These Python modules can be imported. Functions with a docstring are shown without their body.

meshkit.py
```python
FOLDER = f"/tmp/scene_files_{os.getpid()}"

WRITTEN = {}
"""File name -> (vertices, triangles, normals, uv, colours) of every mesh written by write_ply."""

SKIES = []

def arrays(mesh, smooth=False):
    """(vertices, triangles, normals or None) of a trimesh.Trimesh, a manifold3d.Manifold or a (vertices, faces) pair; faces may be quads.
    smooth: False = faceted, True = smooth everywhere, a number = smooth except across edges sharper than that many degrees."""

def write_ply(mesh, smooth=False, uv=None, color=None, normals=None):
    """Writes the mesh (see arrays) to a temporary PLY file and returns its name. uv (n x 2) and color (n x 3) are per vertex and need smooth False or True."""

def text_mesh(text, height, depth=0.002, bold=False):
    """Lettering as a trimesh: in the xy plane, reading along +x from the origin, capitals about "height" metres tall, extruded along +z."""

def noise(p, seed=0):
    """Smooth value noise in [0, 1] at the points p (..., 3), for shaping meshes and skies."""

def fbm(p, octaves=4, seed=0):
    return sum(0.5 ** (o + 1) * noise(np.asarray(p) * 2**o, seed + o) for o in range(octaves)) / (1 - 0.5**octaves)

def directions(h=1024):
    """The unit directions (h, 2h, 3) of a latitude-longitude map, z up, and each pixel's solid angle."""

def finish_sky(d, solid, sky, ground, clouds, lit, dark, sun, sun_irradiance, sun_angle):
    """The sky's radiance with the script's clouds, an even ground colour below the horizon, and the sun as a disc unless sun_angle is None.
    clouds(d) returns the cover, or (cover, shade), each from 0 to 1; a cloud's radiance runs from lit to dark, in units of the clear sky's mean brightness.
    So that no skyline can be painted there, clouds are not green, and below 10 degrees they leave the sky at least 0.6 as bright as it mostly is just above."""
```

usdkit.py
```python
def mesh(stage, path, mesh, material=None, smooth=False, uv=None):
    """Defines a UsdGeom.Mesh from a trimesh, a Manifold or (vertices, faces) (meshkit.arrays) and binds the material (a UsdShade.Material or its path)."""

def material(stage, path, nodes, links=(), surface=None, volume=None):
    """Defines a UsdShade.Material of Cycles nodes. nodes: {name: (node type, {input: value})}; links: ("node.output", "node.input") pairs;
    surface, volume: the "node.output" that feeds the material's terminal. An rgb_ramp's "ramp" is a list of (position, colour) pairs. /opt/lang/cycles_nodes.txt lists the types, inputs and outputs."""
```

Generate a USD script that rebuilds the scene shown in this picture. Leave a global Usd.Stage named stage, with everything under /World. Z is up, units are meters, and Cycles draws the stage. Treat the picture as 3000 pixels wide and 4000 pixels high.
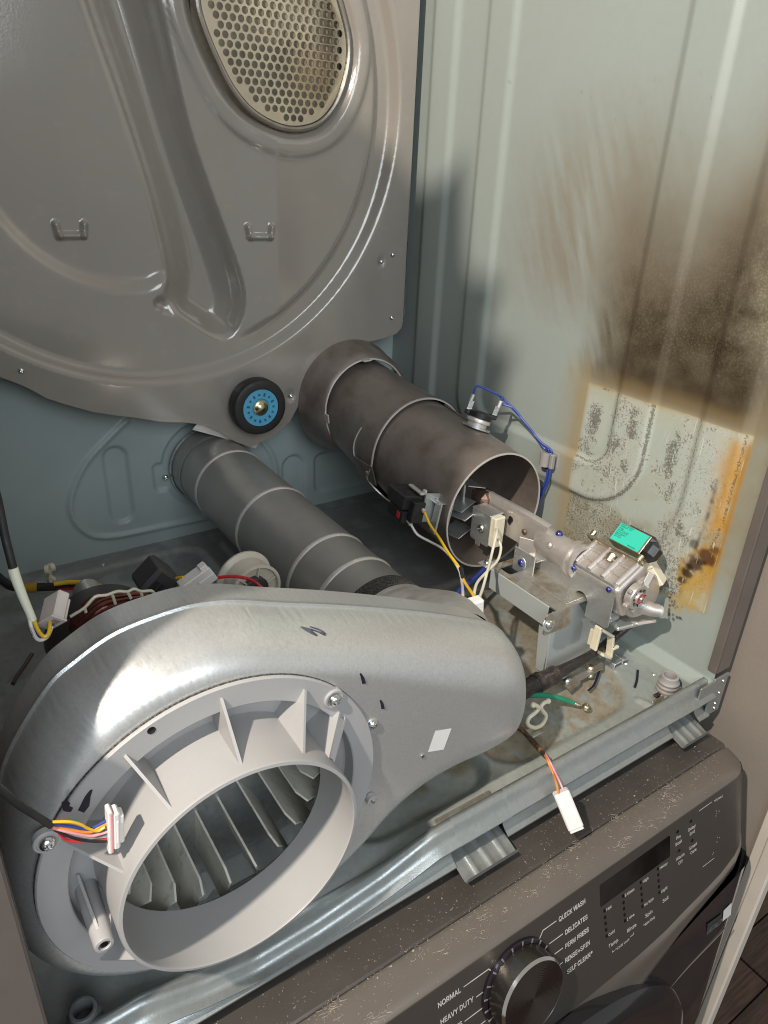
import math, random, sys
import numpy as np, trimesh, shapely
from shapely.geometry import Polygon, Point, LineString, box as sbox
from shapely.ops import unary_union
from scipy.spatial import Delaunay
from pxr import Usd, UsdGeom, UsdLux, UsdShade, Gf, Sdf, Vt
import usdkit, meshkit
random.seed(7); rng = np.random.default_rng(7)
A = np.array
stage = Usd.Stage.CreateInMemory()
UsdGeom.SetStageUpAxis(stage, 'Z'); UsdGeom.SetStageMetersPerUnit(stage, 1.0)
UsdGeom.Xform.Define(stage, '/World'); UsdGeom.Scope.Define(stage, '/World/Looks')

# ------------------------------------------------------------------ camera
CR = A([[.8314, -.55418, .04068], [-.21238, -.38456, -.89834], [.51349, .73824, -.43742]])   # right, down, forward
CC, CF = A([.0336, -.3028, .5082]), 2784.1
cam = UsdGeom.Camera.Define(stage, '/World/camera')
cam.CreateFocalLengthAttr(24.0); cam.CreateHorizontalApertureAttr(24.0 * 3000 / CF); cam.CreateVerticalApertureAttr(24.0 * 4000 / CF)
m4 = np.eye(4); m4[0, :3], m4[1, :3], m4[2, :3], m4[3, :3] = CR[0], -CR[1], -CR[2], CC
cam.AddTransformOp().Set(Gf.Matrix4d(m4.tolist())); cam.CreateClippingRangeAttr((.01, 50)); cam.CreateExposureAttr(0.12)
# ------------------------------------------------------------------ light
lamp = UsdLux.SphereLight.Define(stage, '/World/ceiling_lamp'); lamp.AddTranslateOp().Set((-.66, -.305, 1.37))
lamp.CreateRadiusAttr(.022); lamp.CreateIntensityAttr(1.0); lamp.CreateNormalizeAttr(True); lamp.CreateExposureAttr(0.0); lamp.CreateColorAttr((1.0, .89, .765))
lamp.CreateIntensityAttr(38.0)
win = UsdLux.RectLight.Define(stage, '/World/unseen_window_light'); win.CreateWidthAttr(1.9); win.CreateHeightAttr(1.3); win.CreateNormalizeAttr(True)  # out of view, placed to light the blower, impeller and drum plate
win.CreateIntensityAttr(11.0); win.CreateColorAttr((.84, .92, 1.0))
wp, wt = A([-.25, -2.2, 1.5]), A([.35, .3, .2]); wz = (wp - wt) / np.linalg.norm(wp - wt); wx = np.cross([0, 0, 1], wz); wx /= np.linalg.norm(wx); wy = np.cross(wz, wx)
m4 = np.eye(4); m4[0, :3], m4[1, :3], m4[2, :3], m4[3, :3] = wx, wy, wz, wp; win.AddTransformOp().Set(Gf.Matrix4d(m4.tolist()))
usdkit.material(stage, '/World/Looks/room_air', {'b': ('background_shader', {'color': (.83, .83, .81), 'strength': .38})}, surface='b.background')
dome = UsdLux.DomeLight.Define(stage, '/World/room_light'); UsdShade.MaterialBindingAPI.Apply(dome.GetPrim()).Bind(UsdShade.Material.Get(stage, '/World/Looks/room_air'))

# ------------------------------------------------------------------ helpers
def at(u, v, x=None, y=None, z=None):
    d = CR.T @ A([(u - 1500) / CF, (v - 2000) / CF, 1.0]); k, val = [(i, w) for i, w in enumerate((x, y, z)) if w is not None][0]
    return CC + (val - CC[k]) / d[k] * d
def atd(u, v, dep): return CC + dep * (CR.T @ A([(u - 1500) / CF, (v - 2000) / CF, 1.0]))
def depth(q): return float(CR[2] @ (A(q) - CC))
def nrm(v): v = np.asarray(v, float); return v / np.linalg.norm(v)
used, base_of = {}, {}
def path_for(parent, name):
    root = parent or '/World'; p = f'{root}/{name}'; k = used.get(p, -1) + 1; used[p] = k
    return p if k == 0 else f'{p}_{k:03d}'
def keys(prim, **kw):
    for k, v in kw.items():
        if v: prim.SetCustomDataByKey(k, v)
def thing(name, label, cat, base=(0, 0, 0), group=None):
    p = path_for(None, name); x = UsdGeom.Xform.Define(stage, p); x.AddTranslateOp().Set(tuple(map(float, base))); base_of[p] = A(base, float)
    keys(x.GetPrim(), label=label, category=cat, group=group); return p
def root_base(p):
    s = p.split('/'); return base_of.get('/'.join(s[:3]), A([0, 0, 0.]))
def obj(parent, name, mesh, mat, smooth=35, label=None, attr=None, **kw):
    p = path_for(parent, name); b = root_base(p) if parent else A([0, 0, 0.])
    if hasattr(mesh, 'vertices'): mesh = (A(mesh.vertices), A(mesh.faces))
    v, f = np.asarray(mesh[0], float), np.asarray(mesh[1], int)
    g = usdkit.mesh(stage, p, (v - b, f), mat, smooth=smooth)
    if attr:
        for k, c in attr.items():
            UsdGeom.PrimvarsAPI(g).CreatePrimvar(k, Sdf.ValueTypeNames.Color3fArray, 'vertex').Set(Vt.Vec3fArray.FromNumpy(np.asarray(c, np.float32)))
    keys(g.GetPrim(), label=label, **kw); return p
def cat(*ms):
    vs, fs, n = [], [], 0
    for m in ms:
        v, f = (A(m.vertices), A(m.faces)) if hasattr(m, 'vertices') else m
        vs.append(v); fs.append(np.asarray(f) + n); n += len(v)
    return np.vstack(vs), np.vstack(fs)
def frame(w, up=(0, 0, 1)):
    w = nrm(w); up = A(up, float)
    if abs(w @ up) > .98: up = A([0, 1, 0.]) if abs(w[1]) < .9 else A([1, 0, 0.])
    u = nrm(np.cross(up, w)); return u, np.cross(w, u), w
def rbox(c, size, axes=None, bev=.0008):
    s = A(size) / 2.; b = min(bev, s.min() * .6); P = []
    for sx in (-1, 1):
        for sy in (-1, 1):
            for sz in (-1, 1):
                q = A([sx, sy, sz]) * s
                for k in range(3):
                    o = q - A([sx, sy, sz]) * b; o[k] = q[k]; P.append(o)
    h = trimesh.convex.convex_hull(A(P)); v = A(h.vertices)
    if axes is not None: v = v @ A(axes)
    return v + A(c), A(h.faces)
def ballhull(c, size, axes, r):
    b = trimesh.creation.icosphere(2, r); s_ = A(size) / 2. - r; P = np.vstack([A(b.vertices) + A([x, y, z]) * s_ for x in (-1, 1) for y in (-1, 1) for z in (-1, 1)]); h = trimesh.convex.convex_hull(P); return A(h.vertices) @ A(axes) + A(c), A(h.faces)
def extr(poly, o, u, v, t):
    u, v = A(u, float), A(v, float); w = np.cross(u, v); w = w / np.linalg.norm(w); out = []
    for g in getattr(poly, 'geoms', [poly]):
        m = trimesh.creation.extrude_polygon(g, t, engine='earcut'); q = A(m.vertices); out.append((A(o) + q[:, :1] * u + q[:, 1:2] * v + q[:, 2:] * w, A(m.faces)))
    return cat(*out)
def rrect(x0, y0, x1, y1, r): return sbox(x0 + r, y0 + r, x1 - r, y1 - r).buffer(r, quad_segs=5)
def spline(P, k=6):
    P = A(P, float)
    if len(P) < 3: return P
    Q = np.vstack([2 * P[0] - P[1], P, 2 * P[-1] - P[-2]]); out = []
    for i in range(1, len(Q) - 2):
        a, b, c, d = Q[i - 1:i + 3]
        for t in np.arange(k) / k: out.append(.5 * (2 * b + (c - a) * t + (2 * a - 5 * b + 4 * c - d) * t * t + (3 * b - a - 3 * c + d) * t ** 3))
    return np.vstack(out + [P[-1]])
def tube(P, r, n=8, k=6, smooth=True):
    P = spline(P, k) if smooth else A(P, float); T = np.gradient(P, axis=0); T /= np.linalg.norm(T, axis=1, keepdims=True) + 1e-12
    R = np.full(len(P), r) if np.ndim(r) == 0 else np.interp(np.linspace(0, 1, len(P)), np.linspace(0, 1, len(r)), r)
    u = frame(T[0])[0]; rings = []; a = np.arange(n) / n * 2 * np.pi
    for p, t, rr in zip(P, T, R):
        u = nrm(u - (u @ t) * t); w = np.cross(t, u); rings.append(p + rr * (np.cos(a)[:, None] * u + np.sin(a)[:, None] * w))
    V = np.vstack(rings + [P[:1], P[-1:]]); F = []; m = len(P)
    for i in range(m - 1):
        for j in range(n):
            q, s, t, w = i * n + j, i * n + (j + 1) % n, (i + 1) * n + (j + 1) % n, (i + 1) * n + j; F += [(q, s, t), (q, t, w)]
    for j in range(n): F += [(m * n, (j + 1) % n, j), (m * n + 1, (m - 1) * n + j, (m - 1) * n + (j + 1) % n)]
    return V, A(F)
def lathe(prof, o, axis, n=48, a0=0, a1=2 * np.pi, rfun=None):
    u, v, w = frame(axis); full = abs(a1 - a0 - 2 * np.pi) < 1e-6; a = a0 + (a1 - a0) * np.arange(n if full else n + 1) / n; prof = A(prof, float); m = len(prof); na = len(a)
    V = A(o) + (np.cos(a)[:, None, None] * u + np.sin(a)[:, None, None] * v) * prof[None, :, :1] + w * prof[None, :, 1:]
    V = V.reshape(-1, 3); F = []
    for i in range(n):
        j = (i + 1) % na
        for k in range(m - 1):
            q, s, t, x = i * m + k, j * m + k, j * m + k + 1, i * m + k + 1; F += [(q, s, t), (q, t, x)]
    return V, A(F)
def cyl(a, b, r, n=24, bev=None):
    a, b = A(a, float), A(b, float); L = np.linalg.norm(b - a); e = min(r, L) * .12 if bev is None else bev
    return lathe([(1e-5, 0), (r - e, 0), (r, e), (r, L - e), (r - e, L), (1e-5, L)], a, b - a, n)
def tri2d(poly, sp, extra=None):
    pts = []
    for g in getattr(poly, 'geoms', [poly]):
        for ring in [g.exterior] + list(g.interiors):
            r2 = shapely.segmentize(ring, sp); pts.append(A(r2.coords)[:-1])
    x0, y0, x1, y1 = poly.bounds; gx, gy = np.meshgrid(np.arange(x0, x1, sp), np.arange(y0, y1, sp * .87)); gx = gx + (np.arange(gx.shape[0]) % 2)[:, None] * sp / 2
    G = np.c_[gx.ravel(), gy.ravel()]; inner = poly.buffer(-.5 * sp)
    if extra is not None and len(extra): pts.append(extra)
    if extra is None or not len(extra): G = G[shapely.contains_xy(inner, G[:, 0], G[:, 1])]
    else:
        from scipy.spatial import cKDTree
        G = G[shapely.contains_xy(inner, G[:, 0], G[:, 1])]; G = G[cKDTree(extra).query(G)[0] > .6 * sp]
    P = np.vstack(pts + [G]); D = Delaunay(P); F = D.simplices; c = P[F].mean(1); F = F[shapely.contains_xy(poly, c[:, 0], c[:, 1])]
    a, b, c = P[F[:, 0]], P[F[:, 1]], P[F[:, 2]]; cr = (b[:, 0] - a[:, 0]) * (c[:, 1] - a[:, 1]) - (b[:, 1] - a[:, 1]) * (c[:, 0] - a[:, 0]); F[cr < 0] = F[cr < 0][:, ::-1]
    return P, F
def ringstrip(R0, R1, closed=True):
    n = len(R0); V = np.vstack([R0, R1]); F = []
    for i in range(n if closed else n - 1):
        j = (i + 1) % n; F += [(i, j, n + j), (i, n + j, n + i)]
    return V, A(F)
def sst(a, b, x): t = np.clip((x - a) / (b - a), 0, 1); return t * t * (3 - 2 * t)
def rr_sdf(p, q, x0, z0, x1, z1, r):
    dx = np.abs(p - (x0 + x1) / 2) - (x1 - x0) / 2 + r; dz = np.abs(q - (z0 + z1) / 2) - (z1 - z0) / 2 + r
    return np.hypot(np.maximum(dx, 0), np.maximum(dz, 0)) + np.minimum(np.maximum(dx, dz), 0) - r
def seg_d(P, a, b):
    P, a, b = A(P), A(a), A(b); t = np.clip(((P - a) @ (b - a)) / ((b - a) @ (b - a)), 0, 1); return np.linalg.norm(P - a - t[:, None] * (b - a), axis=1)
def fbm2(p, q, s, o=4, seed=0, sx=1, sy=1): return meshkit.fbm(np.stack([p * s * sx, q * s * sy, np.zeros_like(p)], -1), o, seed)

# ------------------------------------------------------------------ materials
def M(name, col, rough=.5, metal=0, var=.12, vs=60, bump=0, bs=400, rvar=.1, stretch=(1, 1, 1), spec=.5, coat=0, col2=None, lo=.35, hi=.7, attr=None, detail=4, fleck=None, dist=.002, aniso=0, spangle=0):
    c = A(col, float); c2 = A(col2, float) if col2 is not None else np.clip(c * (1 - var * 2.2), 0, 1); c1 = c if col2 is not None else np.clip(c * (1 + var * .6), 0, 1)
    N = {'g': ('geometry', {}), 'mp': ('mapping', {'scale': stretch}), 'n': ('noise_texture', {'scale': vs, 'detail': detail, 'roughness': .6}),
         'r': ('rgb_ramp', {'ramp': [(0, tuple(c1)), (lo, tuple(c1)), (hi, tuple(c2)), (1, tuple(c2))]}),
         'rr': ('map_range', {'from_min': .3, 'from_max': .7, 'to_min': max(.03, rough - rvar), 'to_max': min(1, rough + rvar)}),
         'p': ('principled_bsdf', {'metallic': float(metal), 'specular_ior_level': spec, 'coat_weight': float(coat), 'coat_roughness': .06, 'anisotropic': float(aniso)})}
    L = [('g.position', 'mp.vector'), ('mp.vector', 'n.vector'), ('n.fac', 'r.fac'), ('n.fac', 'rr.value'), ('rr.result', 'p.roughness')]
    colour = 'r.color'
    if attr:
        N['at'] = ('attribute', {'attribute': attr}); N['mx'] = ('mix', {'mix_type': 'multiply', 'fac': 1.0}); L += [('at.color', 'mx.color1'), (colour, 'mx.color2')]; colour = 'mx.color'
    if fleck:
        fc, fsc, th, am = fleck
        N['fv'] = ('noise_texture', {'scale': fsc, 'detail': 3, 'roughness': .65}); N['fr'] = ('map_range', {'from_min': th, 'from_max': th + .06, 'to_min': 0., 'to_max': am, 'clamp': True}); N['fm'] = ('mix', {'mix_type': 'mix', 'color2': fc})
        L += [('g.position', 'fv.vector'), ('fv.fac', 'fr.value'), ('fr.result', 'fm.fac'), (colour, 'fm.color1')]; colour = 'fm.color'
    if spangle:
        N['vo'] = ('voronoi_texture', {'scale': float(spangle)}); N['vb'] = ('rgb_to_bw', {}); N['vr'] = ('map_range', {'to_min': .93, 'to_max': 1.04}); N['vm'] = ('mix', {'mix_type': 'multiply', 'fac': 1.0})
        L += [('g.position', 'vo.vector'), ('vo.color', 'vb.color'), ('vb.val', 'vr.value'), (colour, 'vm.color1'), ('vr.result', 'vm.color2')]; colour = 'vm.color'
    L.append((colour, 'p.base_color'))
    if bump:
        N['bn'] = ('noise_texture', {'scale': bs, 'detail': 3}); N['b'] = ('bump', {'strength': bump, 'distance': dist}); L += [('mp.vector', 'bn.vector'), ('bn.fac', 'b.height'), ('b.normal', 'p.normal')]
    return usdkit.material(stage, '/World/Looks/' + name, N, L, surface='p.BSDF')
wall_paint = usdkit.material(stage, '/World/Looks/teal_paint', {
    'at': ('attribute', {'attribute': 'paint'}), 're': ('attribute', {'attribute': 'residue'}), 'sp': ('separate_color', {'color_type': 'rgb'}), 'g': ('geometry', {}), 'mp': ('mapping', {'scale': (1, 1, .35)}), 'mps': ('mapping', {'scale': (1, 1, .06), 'rotation': (.5, 0, 0)}),
    'n': ('noise_texture', {'scale': 520., 'detail': 5, 'roughness': .75}), 'n2': ('noise_texture', {'scale': 520., 'detail': 4, 'roughness': .7}), 'ns': ('noise_texture', {'scale': 420., 'detail': 2}), 'nb': ('noise_texture', {'scale': 900., 'detail': 2}),
    'th': ('math', {'math_type': 'multiply_add', 'value2': -.30, 'value3': .66}), 'd': ('math', {'math_type': 'subtract'}), 'st': ('map_range', {'from_min': .0, 'from_max': .045, 'to_min': 0., 'to_max': .72, 'clamp': True}), 'gate': ('math', {'math_type': 'greater_than', 'value2': .03}), 'dk': ('math', {'math_type': 'multiply'}),
    'm1': ('mix', {'mix_type': 'mix', 'color2': (.085, .068, .048)}), 'ss': ('map_range', {'from_min': .66, 'from_max': .72, 'to_min': 0., 'to_max': .7, 'clamp': True}), 'sg': ('math', {'math_type': 'multiply'}), 'm2': ('mix', {'mix_type': 'mix', 'color2': (.66, .68, .62)}),
    'gr': ('map_range', {'from_min': .48, 'from_max': .66, 'to_min': 0., 'to_max': .7, 'clamp': True}), 'gg': ('math', {'math_type': 'multiply'}), 'm3': ('mix', {'mix_type': 'mix', 'color2': (.40, .37, .28)}),
    'b': ('bump', {'strength': .1, 'distance': .001}), 'p': ('principled_bsdf', {'roughness': .42, 'specular_ior_level': .45})},
    [('re.color', 'sp.color'), ('g.position', 'n.vector'), ('g.position', 'n2.vector'), ('g.position', 'nb.vector'), ('g.position', 'mps.vector'), ('mps.vector', 'ns.vector'), ('sp.r', 'th.value1'), ('n.fac', 'd.value1'), ('th.value', 'd.value2'), ('d.value', 'st.value'), ('sp.r', 'gate.value1'), ('st.result', 'dk.value1'), ('gate.value', 'dk.value2'),
     ('at.color', 'm1.color1'), ('dk.value', 'm1.fac'), ('ns.fac', 'ss.value'), ('ss.result', 'sg.value1'), ('sp.g', 'sg.value2'), ('m1.color', 'm2.color1'), ('sg.value', 'm2.fac'), ('n2.fac', 'gr.value'), ('gr.result', 'gg.value1'), ('sp.b', 'gg.value2'), ('m2.color', 'm3.color1'), ('gg.value', 'm3.fac'), ('m3.color', 'p.base_color'), ('nb.fac', 'b.height'), ('b.normal', 'p.normal')], surface='p.BSDF')
back_paint = M('teal_paint_clean', (.34, .40, .39), .36, 0, .05, 9, .1, 900, .06)
pan_metal = M('pan_coated_steel', (1, 1, 1), .40, .4, .06, 70, .08, 700, .1, attr='paint', spangle=250)
rail_metal = M('rail_coated_steel', (.40, .43, .425), .34, .7, .04, 60, .06, 700, .06, spangle=250, fleck=((.75, .72, .66), 900, .66, .6))
taupe = M('taupe_paint', (.16, .135, .12), .33, .15, .06, 20, .05, 900, .05)
bulk_metal = M('taupe_enamel', (.335, .305, .268), .17, .2, .05, 5, .03, 500, .05, coat=.5, fleck=((.46, .43, .38), 48, .60, .10))
galv = M('galvanised_steel', (.64, .66, .65), .36, .8, .05, 140, .08, 900, .07, spangle=260)
galv_brush = M('galvanised_scratched', (.70, .715, .705), .38, .72, .05, 60, .06, 90, .06, spangle=800, stretch=(9, .35, 9), detail=5, lo=.45, hi=.70, dist=.0006)
duct_metal = M('duct_dull_steel', (.42, .41, .385), .40, .6, .05, 24, .12, 900, .05)
tube_metal = M('heat_stained_steel', (.33, .285, .255), .38, .6, .2, 26, .15, 900, .08, col2=(.20, .155, .13), lo=.40, hi=.74)
elbow_m = M('galvanised_elbow', (.66, .66, .64), .42, .85, .1, 30, .1, 600, .08, col2=(.40, .36, .24), lo=.58, hi=.78)
edge_metal = M('cut_edge_steel', (.72, .68, .64), .34, .45, .05, 300)
vent_metal = M('vent_steel', (.68, .59, .45), .30, .9, .1, 30, .05, 500, .06, attr='paint')
cast = M('cast_alloy', (.66, .62, .585), .40, .7, .05, 60, .12, 1400, .05, col2=(.50, .45, .40), lo=.5, hi=.85)
brass = M('yellowed_steel', (.62, .55, .40), .36, 1, .2, 120, .2, 700)
rusty = M('rust_speckled_zinc', (.56, .55, .50), .42, .8, .2, 45, .25, 700, .1, col2=(.28, .19, .09), lo=.45, hi=.72)
copper = M('heat_copper', (.20, .13, .10), .5, .7, .3, 60)
grey_plate = M('grey_paint_plate', (.43, .46, .45), .36, .1, .04, 14, .05, 700, fleck=((.25, .2, .13), 500, .69, .6))
plast_grey = M('grey_plastic', (.385, .383, .38), .42, 0, .03, 14, .08, 1200, .06, fleck=((.42, .38, .32), 160, .70, .5))
plast_blade = M('blade_plastic', (.70, .68, .60), .45, 0, .1, 35, .1, 900, .08, fleck=((.48, .45, .38), 110, .6, .7))
grom_grey = M('grommet_plastic', (.33, .31, .30), .5, 0, .05, 50, .06, 800)
grom_dark = M('grommet_dark_rubber', (.12, .125, .13), .5, 0, .05, 50, .06, 800)
white_p = M('white_nylon', (.78, .75, .71), .4, 0, .03, 30, .03, 800)
cream = M('cream_nylon', (.74, .68, .52), .42, 0, .06, 40, .03, 800)
cream_pul = M('pulley_nylon', (.66, .60, .50), .38, 0, .06, 30, .03, 800)
sleeve_m = M('sleeve_white', (.76, .76, .60), .45, 0, .05, 40, .15, 300, stretch=(1, 1, .3))
black_p = M('black_plastic', (.02, .02, .021), .32, 0, .1, 60, .05, 800)
rubber = M('black_rubber', (.022, .021, .02), .55, 0, .1, 80, .1, 600)
tape = M('black_tape', (.03, .026, .025), .3, 0, .3, 90, .6, 160, .1, col2=(.09, .06, .045), lo=.5, hi=.75)
tape_burnt = M('singed_sleeve', (.035, .025, .02), .5, 0, .3, 150, .8, 300, .1, col2=(.30, .13, .05), lo=.48, hi=.72)
dark_box = M('grey_black_housing', (.05, .048, .05), .4, 0, .1, 40, .05, 700)
blue_p = M('roller_blue', (.10, .40, .60), .45, 0, .05, 60)
bolt_m = M('bolt_brass', (.55, .50, .32), .3, 1, .15, 200)
chrome = M('screw_chrome', (.82, .83, .82), .2, 1, .05, 300)
blue_scr = M('screw_blue', (.10, .12, .40), .25, .8, .05, 300)
felt = M('black_felt', (.03, .028, .026), .9, 0, .4, 700, 1, 900, col2=(.14, .12, .11), lo=.45, hi=.6)
ink = M('marker_ink', (.018, .016, .03), .35, 0, .1, 200)
def wire_m(n, c): return M('wire_' + n, c, .33, 0, .05, 60)
w_yel, w_red, w_grn, w_blu, w_wht, w_crm, w_ora, w_pnk, w_blk, w_brn = [wire_m(n, c) for n, c in dict(yellow=(.80, .50, .02), red=(.62, .03, .04), green=(.02, .22, .12), blue=(.035, .065, .32), white=(.74, .69, .66), cream=(.76, .73, .60), orange=(.85, .28, .04), pink=(.80, .36, .38), black=(.02, .019, .018), brown=(.09, .06, .045)).items()]
winding_m = M('enamelled_copper', (.17, .055, .045), .22, .6, .2, 200, .1, 800)
label_grn = M('label_green', (.04, .60, .44), .35, 0, .03, 60)
paper = M('label_paper', (.78, .76, .73), .5, 0, .03, 80)
wash_face = M('washer_fascia', (.075, .066, .058), .34, .35, .05, 30, .05, 1200, .06, fleck=((.4, .37, .33), 420, .735, .5))
wash_top = M('washer_top', (.085, .075, .066), .36, .25, .1, 20, .05, 900, .08, fleck=((.55, .5, .44), 330, .66, .75))
wash_trim = M('washer_bezel', (.20, .175, .15), .32, .5, .05, 30, .05, 900, .06, fleck=((.5, .46, .40), 420, .72, .6))
gloss_blk = M('washer_gloss_panel', (.022, .024, .028), .08, .1, .05, 6, 0, 500, .03, coat=.6)
door_m = M('door_black', (.018, .018, .02), .16, 0, .05, 12, 0, 500, .05, coat=.3)
disp_m = M('display_glass', (.02, .018, .017), .12, 0, .4, 12, 0, 500, .05)
led_m = M('led_dark', (.006, .006, .006), .2)
print_m = M('print_white', (.56, .54, .51), .5)
knob_m = M('knob_brushed', (.24, .22, .20), .24, 1, .12, 40, 0, 500, .05)
knob_edge = M('knob_edge', (.8, .76, .70), .14, 1, .05, 100)
knob_ring = M('knob_ring_black', (.014, .011, .015), .1, 0, .1, 60)
tick_m = M('ring_tick', (.20, .17, .20), .35)
room_wall = M('beige_wall', (.27, .235, .20), .75, 0, .04, 8, .15, 300)
casing_m = M('door_casing', (.60, .55, .48), .5, 0, .04, 20)
wood_m = [M(f'dark_wood_{i}', c, .42, 0, .3, 12, .1, 90, .08, stretch=(1.2, 14, 1), detail=6) for i, c in enumerate([(.072, .036, .022), (.055, .028, .018), (.09, .047, .028)])]

W, D, ZT = .686, .632, .925
def grid(nu, nv): 
    i, j = np.meshgrid(np.arange(nu - 1), np.arange(nv - 1), indexing='ij'); q = (i * nv + j).ravel(); return np.vstack([np.c_[q, q + nv, q + nv + 1], np.c_[q, q + nv + 1, q + 1]])
scr_cache = {}
def screw_mesh(r, h):
    if 'm' not in scr_cache:
        P = [(math.cos(a) * rr, math.sin(a) * rr, z) for rr, z in ((1, 0), (1, .12), (.93, .35), (.75, .6), (.48, .76), (.2, .82)) for a in np.arange(20) / 20 * 2 * np.pi]
        d = trimesh.convex.convex_hull(A(P)); b1 = trimesh.creation.box((1.0, .2, .8)); b1.apply_translation((0, 0, .78)); b2 = trimesh.creation.box((.2, 1.0, .8)); b2.apply_translation((0, 0, .78))
        scr_cache['m'] = trimesh.boolean.difference([d, b1, b2], engine='manifold')
    m = scr_cache['m']; return A(m.vertices) * (r, r, h), A(m.faces)
def screw(parent, pos, nv, r=.004, h=None, mat=None, washer=False, name='screw'):
    v, f = screw_mesh(r, h or r * .8); u, w, n = frame(nv); a = rng.uniform(0, 1.5); u2 = u * math.cos(a) + w * math.sin(a); w2 = np.cross(n, u2)
    p = obj(parent, name, (A(pos) + v[:, :1] * u2 + v[:, 1:2] * w2 + v[:, 2:] * n, f), mat or chrome, 40)
    if washer: obj(p if p.count('/') < 4 else parent, 'washer', lathe([(r * .6, .0002), (r * 1.6, .0002), (r * 1.7, -.0004)], pos, n, 24), galv)
    return p

# ================================================================== room
rw = obj(None, 'wall', rbox((.731, .55, -.1), (.016, 1.28, 3.0), bev=.002), room_wall, kind='structure')
c = thing('door_casing', 'pale door casing strip at the end of the beige wall beside the washer', 'door casing', (.726, -.10, -.98))
obj(c, 'jamb', rbox((.7265, -.1005, .1), (.017, .016, 2.2), bev=.002), casing_m); obj(c, 'moulding', rbox((.7205, -.088, .1), (.0036, .010, 2.2), bev=.001), casing_m)
fl = obj(None, 'floor', rbox((1.0, -.1, -1.02), (4.2, 3.2, .04)), wood_m[1], kind='structure')
for i in range(26):
    for j in range(2):
        y0, x0 = -1.2 + i * .09, -.8 + j * 1.3 + (.35 if i % 2 else 0) - (.6 if i % 3 == 0 else 0)
        if y0 < -1.1 and j: continue
        obj(fl, 'plank', rbox((x0 + .65 + .4, y0 + .045, -.9935), (1.296, .0875, .012), bev=.0015), wood_m[(i * 2 + j) % 3], False)

# ================================================================== dryer cabinet
cab = thing('dryer_cabinet', 'opened dryer cabinet with teal painted inner walls and a scorched right panel', 'dryer', (W / 2, 0, 0))
# right side panel: pressed ribs, scorch marks and adhesive residue
ys = np.r_[np.linspace(-.002, .30, 250)[:-1], np.linspace(.30, D, 112)]; zs = np.r_[np.linspace(0, .46, 320)[:-1], np.linspace(.46, .72, 90), np.linspace(.74, ZT, 8)]
Y, Z = np.meshgrid(ys, zs, indexing='ij')
def rib(s, w0, w1, h): return h * sst(w0 - .006, w0 + .006, -s) * (1 - sst(w1 - .006, w1 + .006, -s))
sA = rr_sdf(Y, Z, .14, .155, .463, 1.6, .075); sC = rr_sdf(Y, Z, .034, .012, .570, 1.6, .2)
relief = rib(sA, 0, .047, .0042) + rib(sC, 0, .049, .0042)
lip = .012 * (1 - sst(.010, .022, Z))
X = W - relief - lip
base = A([.318, .362, .338])
col = np.ones(Y.shape + (3,)) * base
def paint(mask, c, k=1.0):
    global col
    a = np.clip(mask * k, 0, 1)[..., None]; col = col * (1 - a) + A(c) * a
fine = fbm2(Y, Z, 260, 3, 3); mid = fbm2(Y, Z, 60, 4, 5); big = fbm2(Y, Z, 14, 4, 9); streak = fbm2(Y + .5 * Z, Z, 40, 4, 11, 3.0, .55)
paint(sst(.3, .8, big) * .18, (.33, .38, .36))
res = np.zeros(Y.shape + (3,))            # R dark glue specks, G pale scratches, B sooty grain
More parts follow.
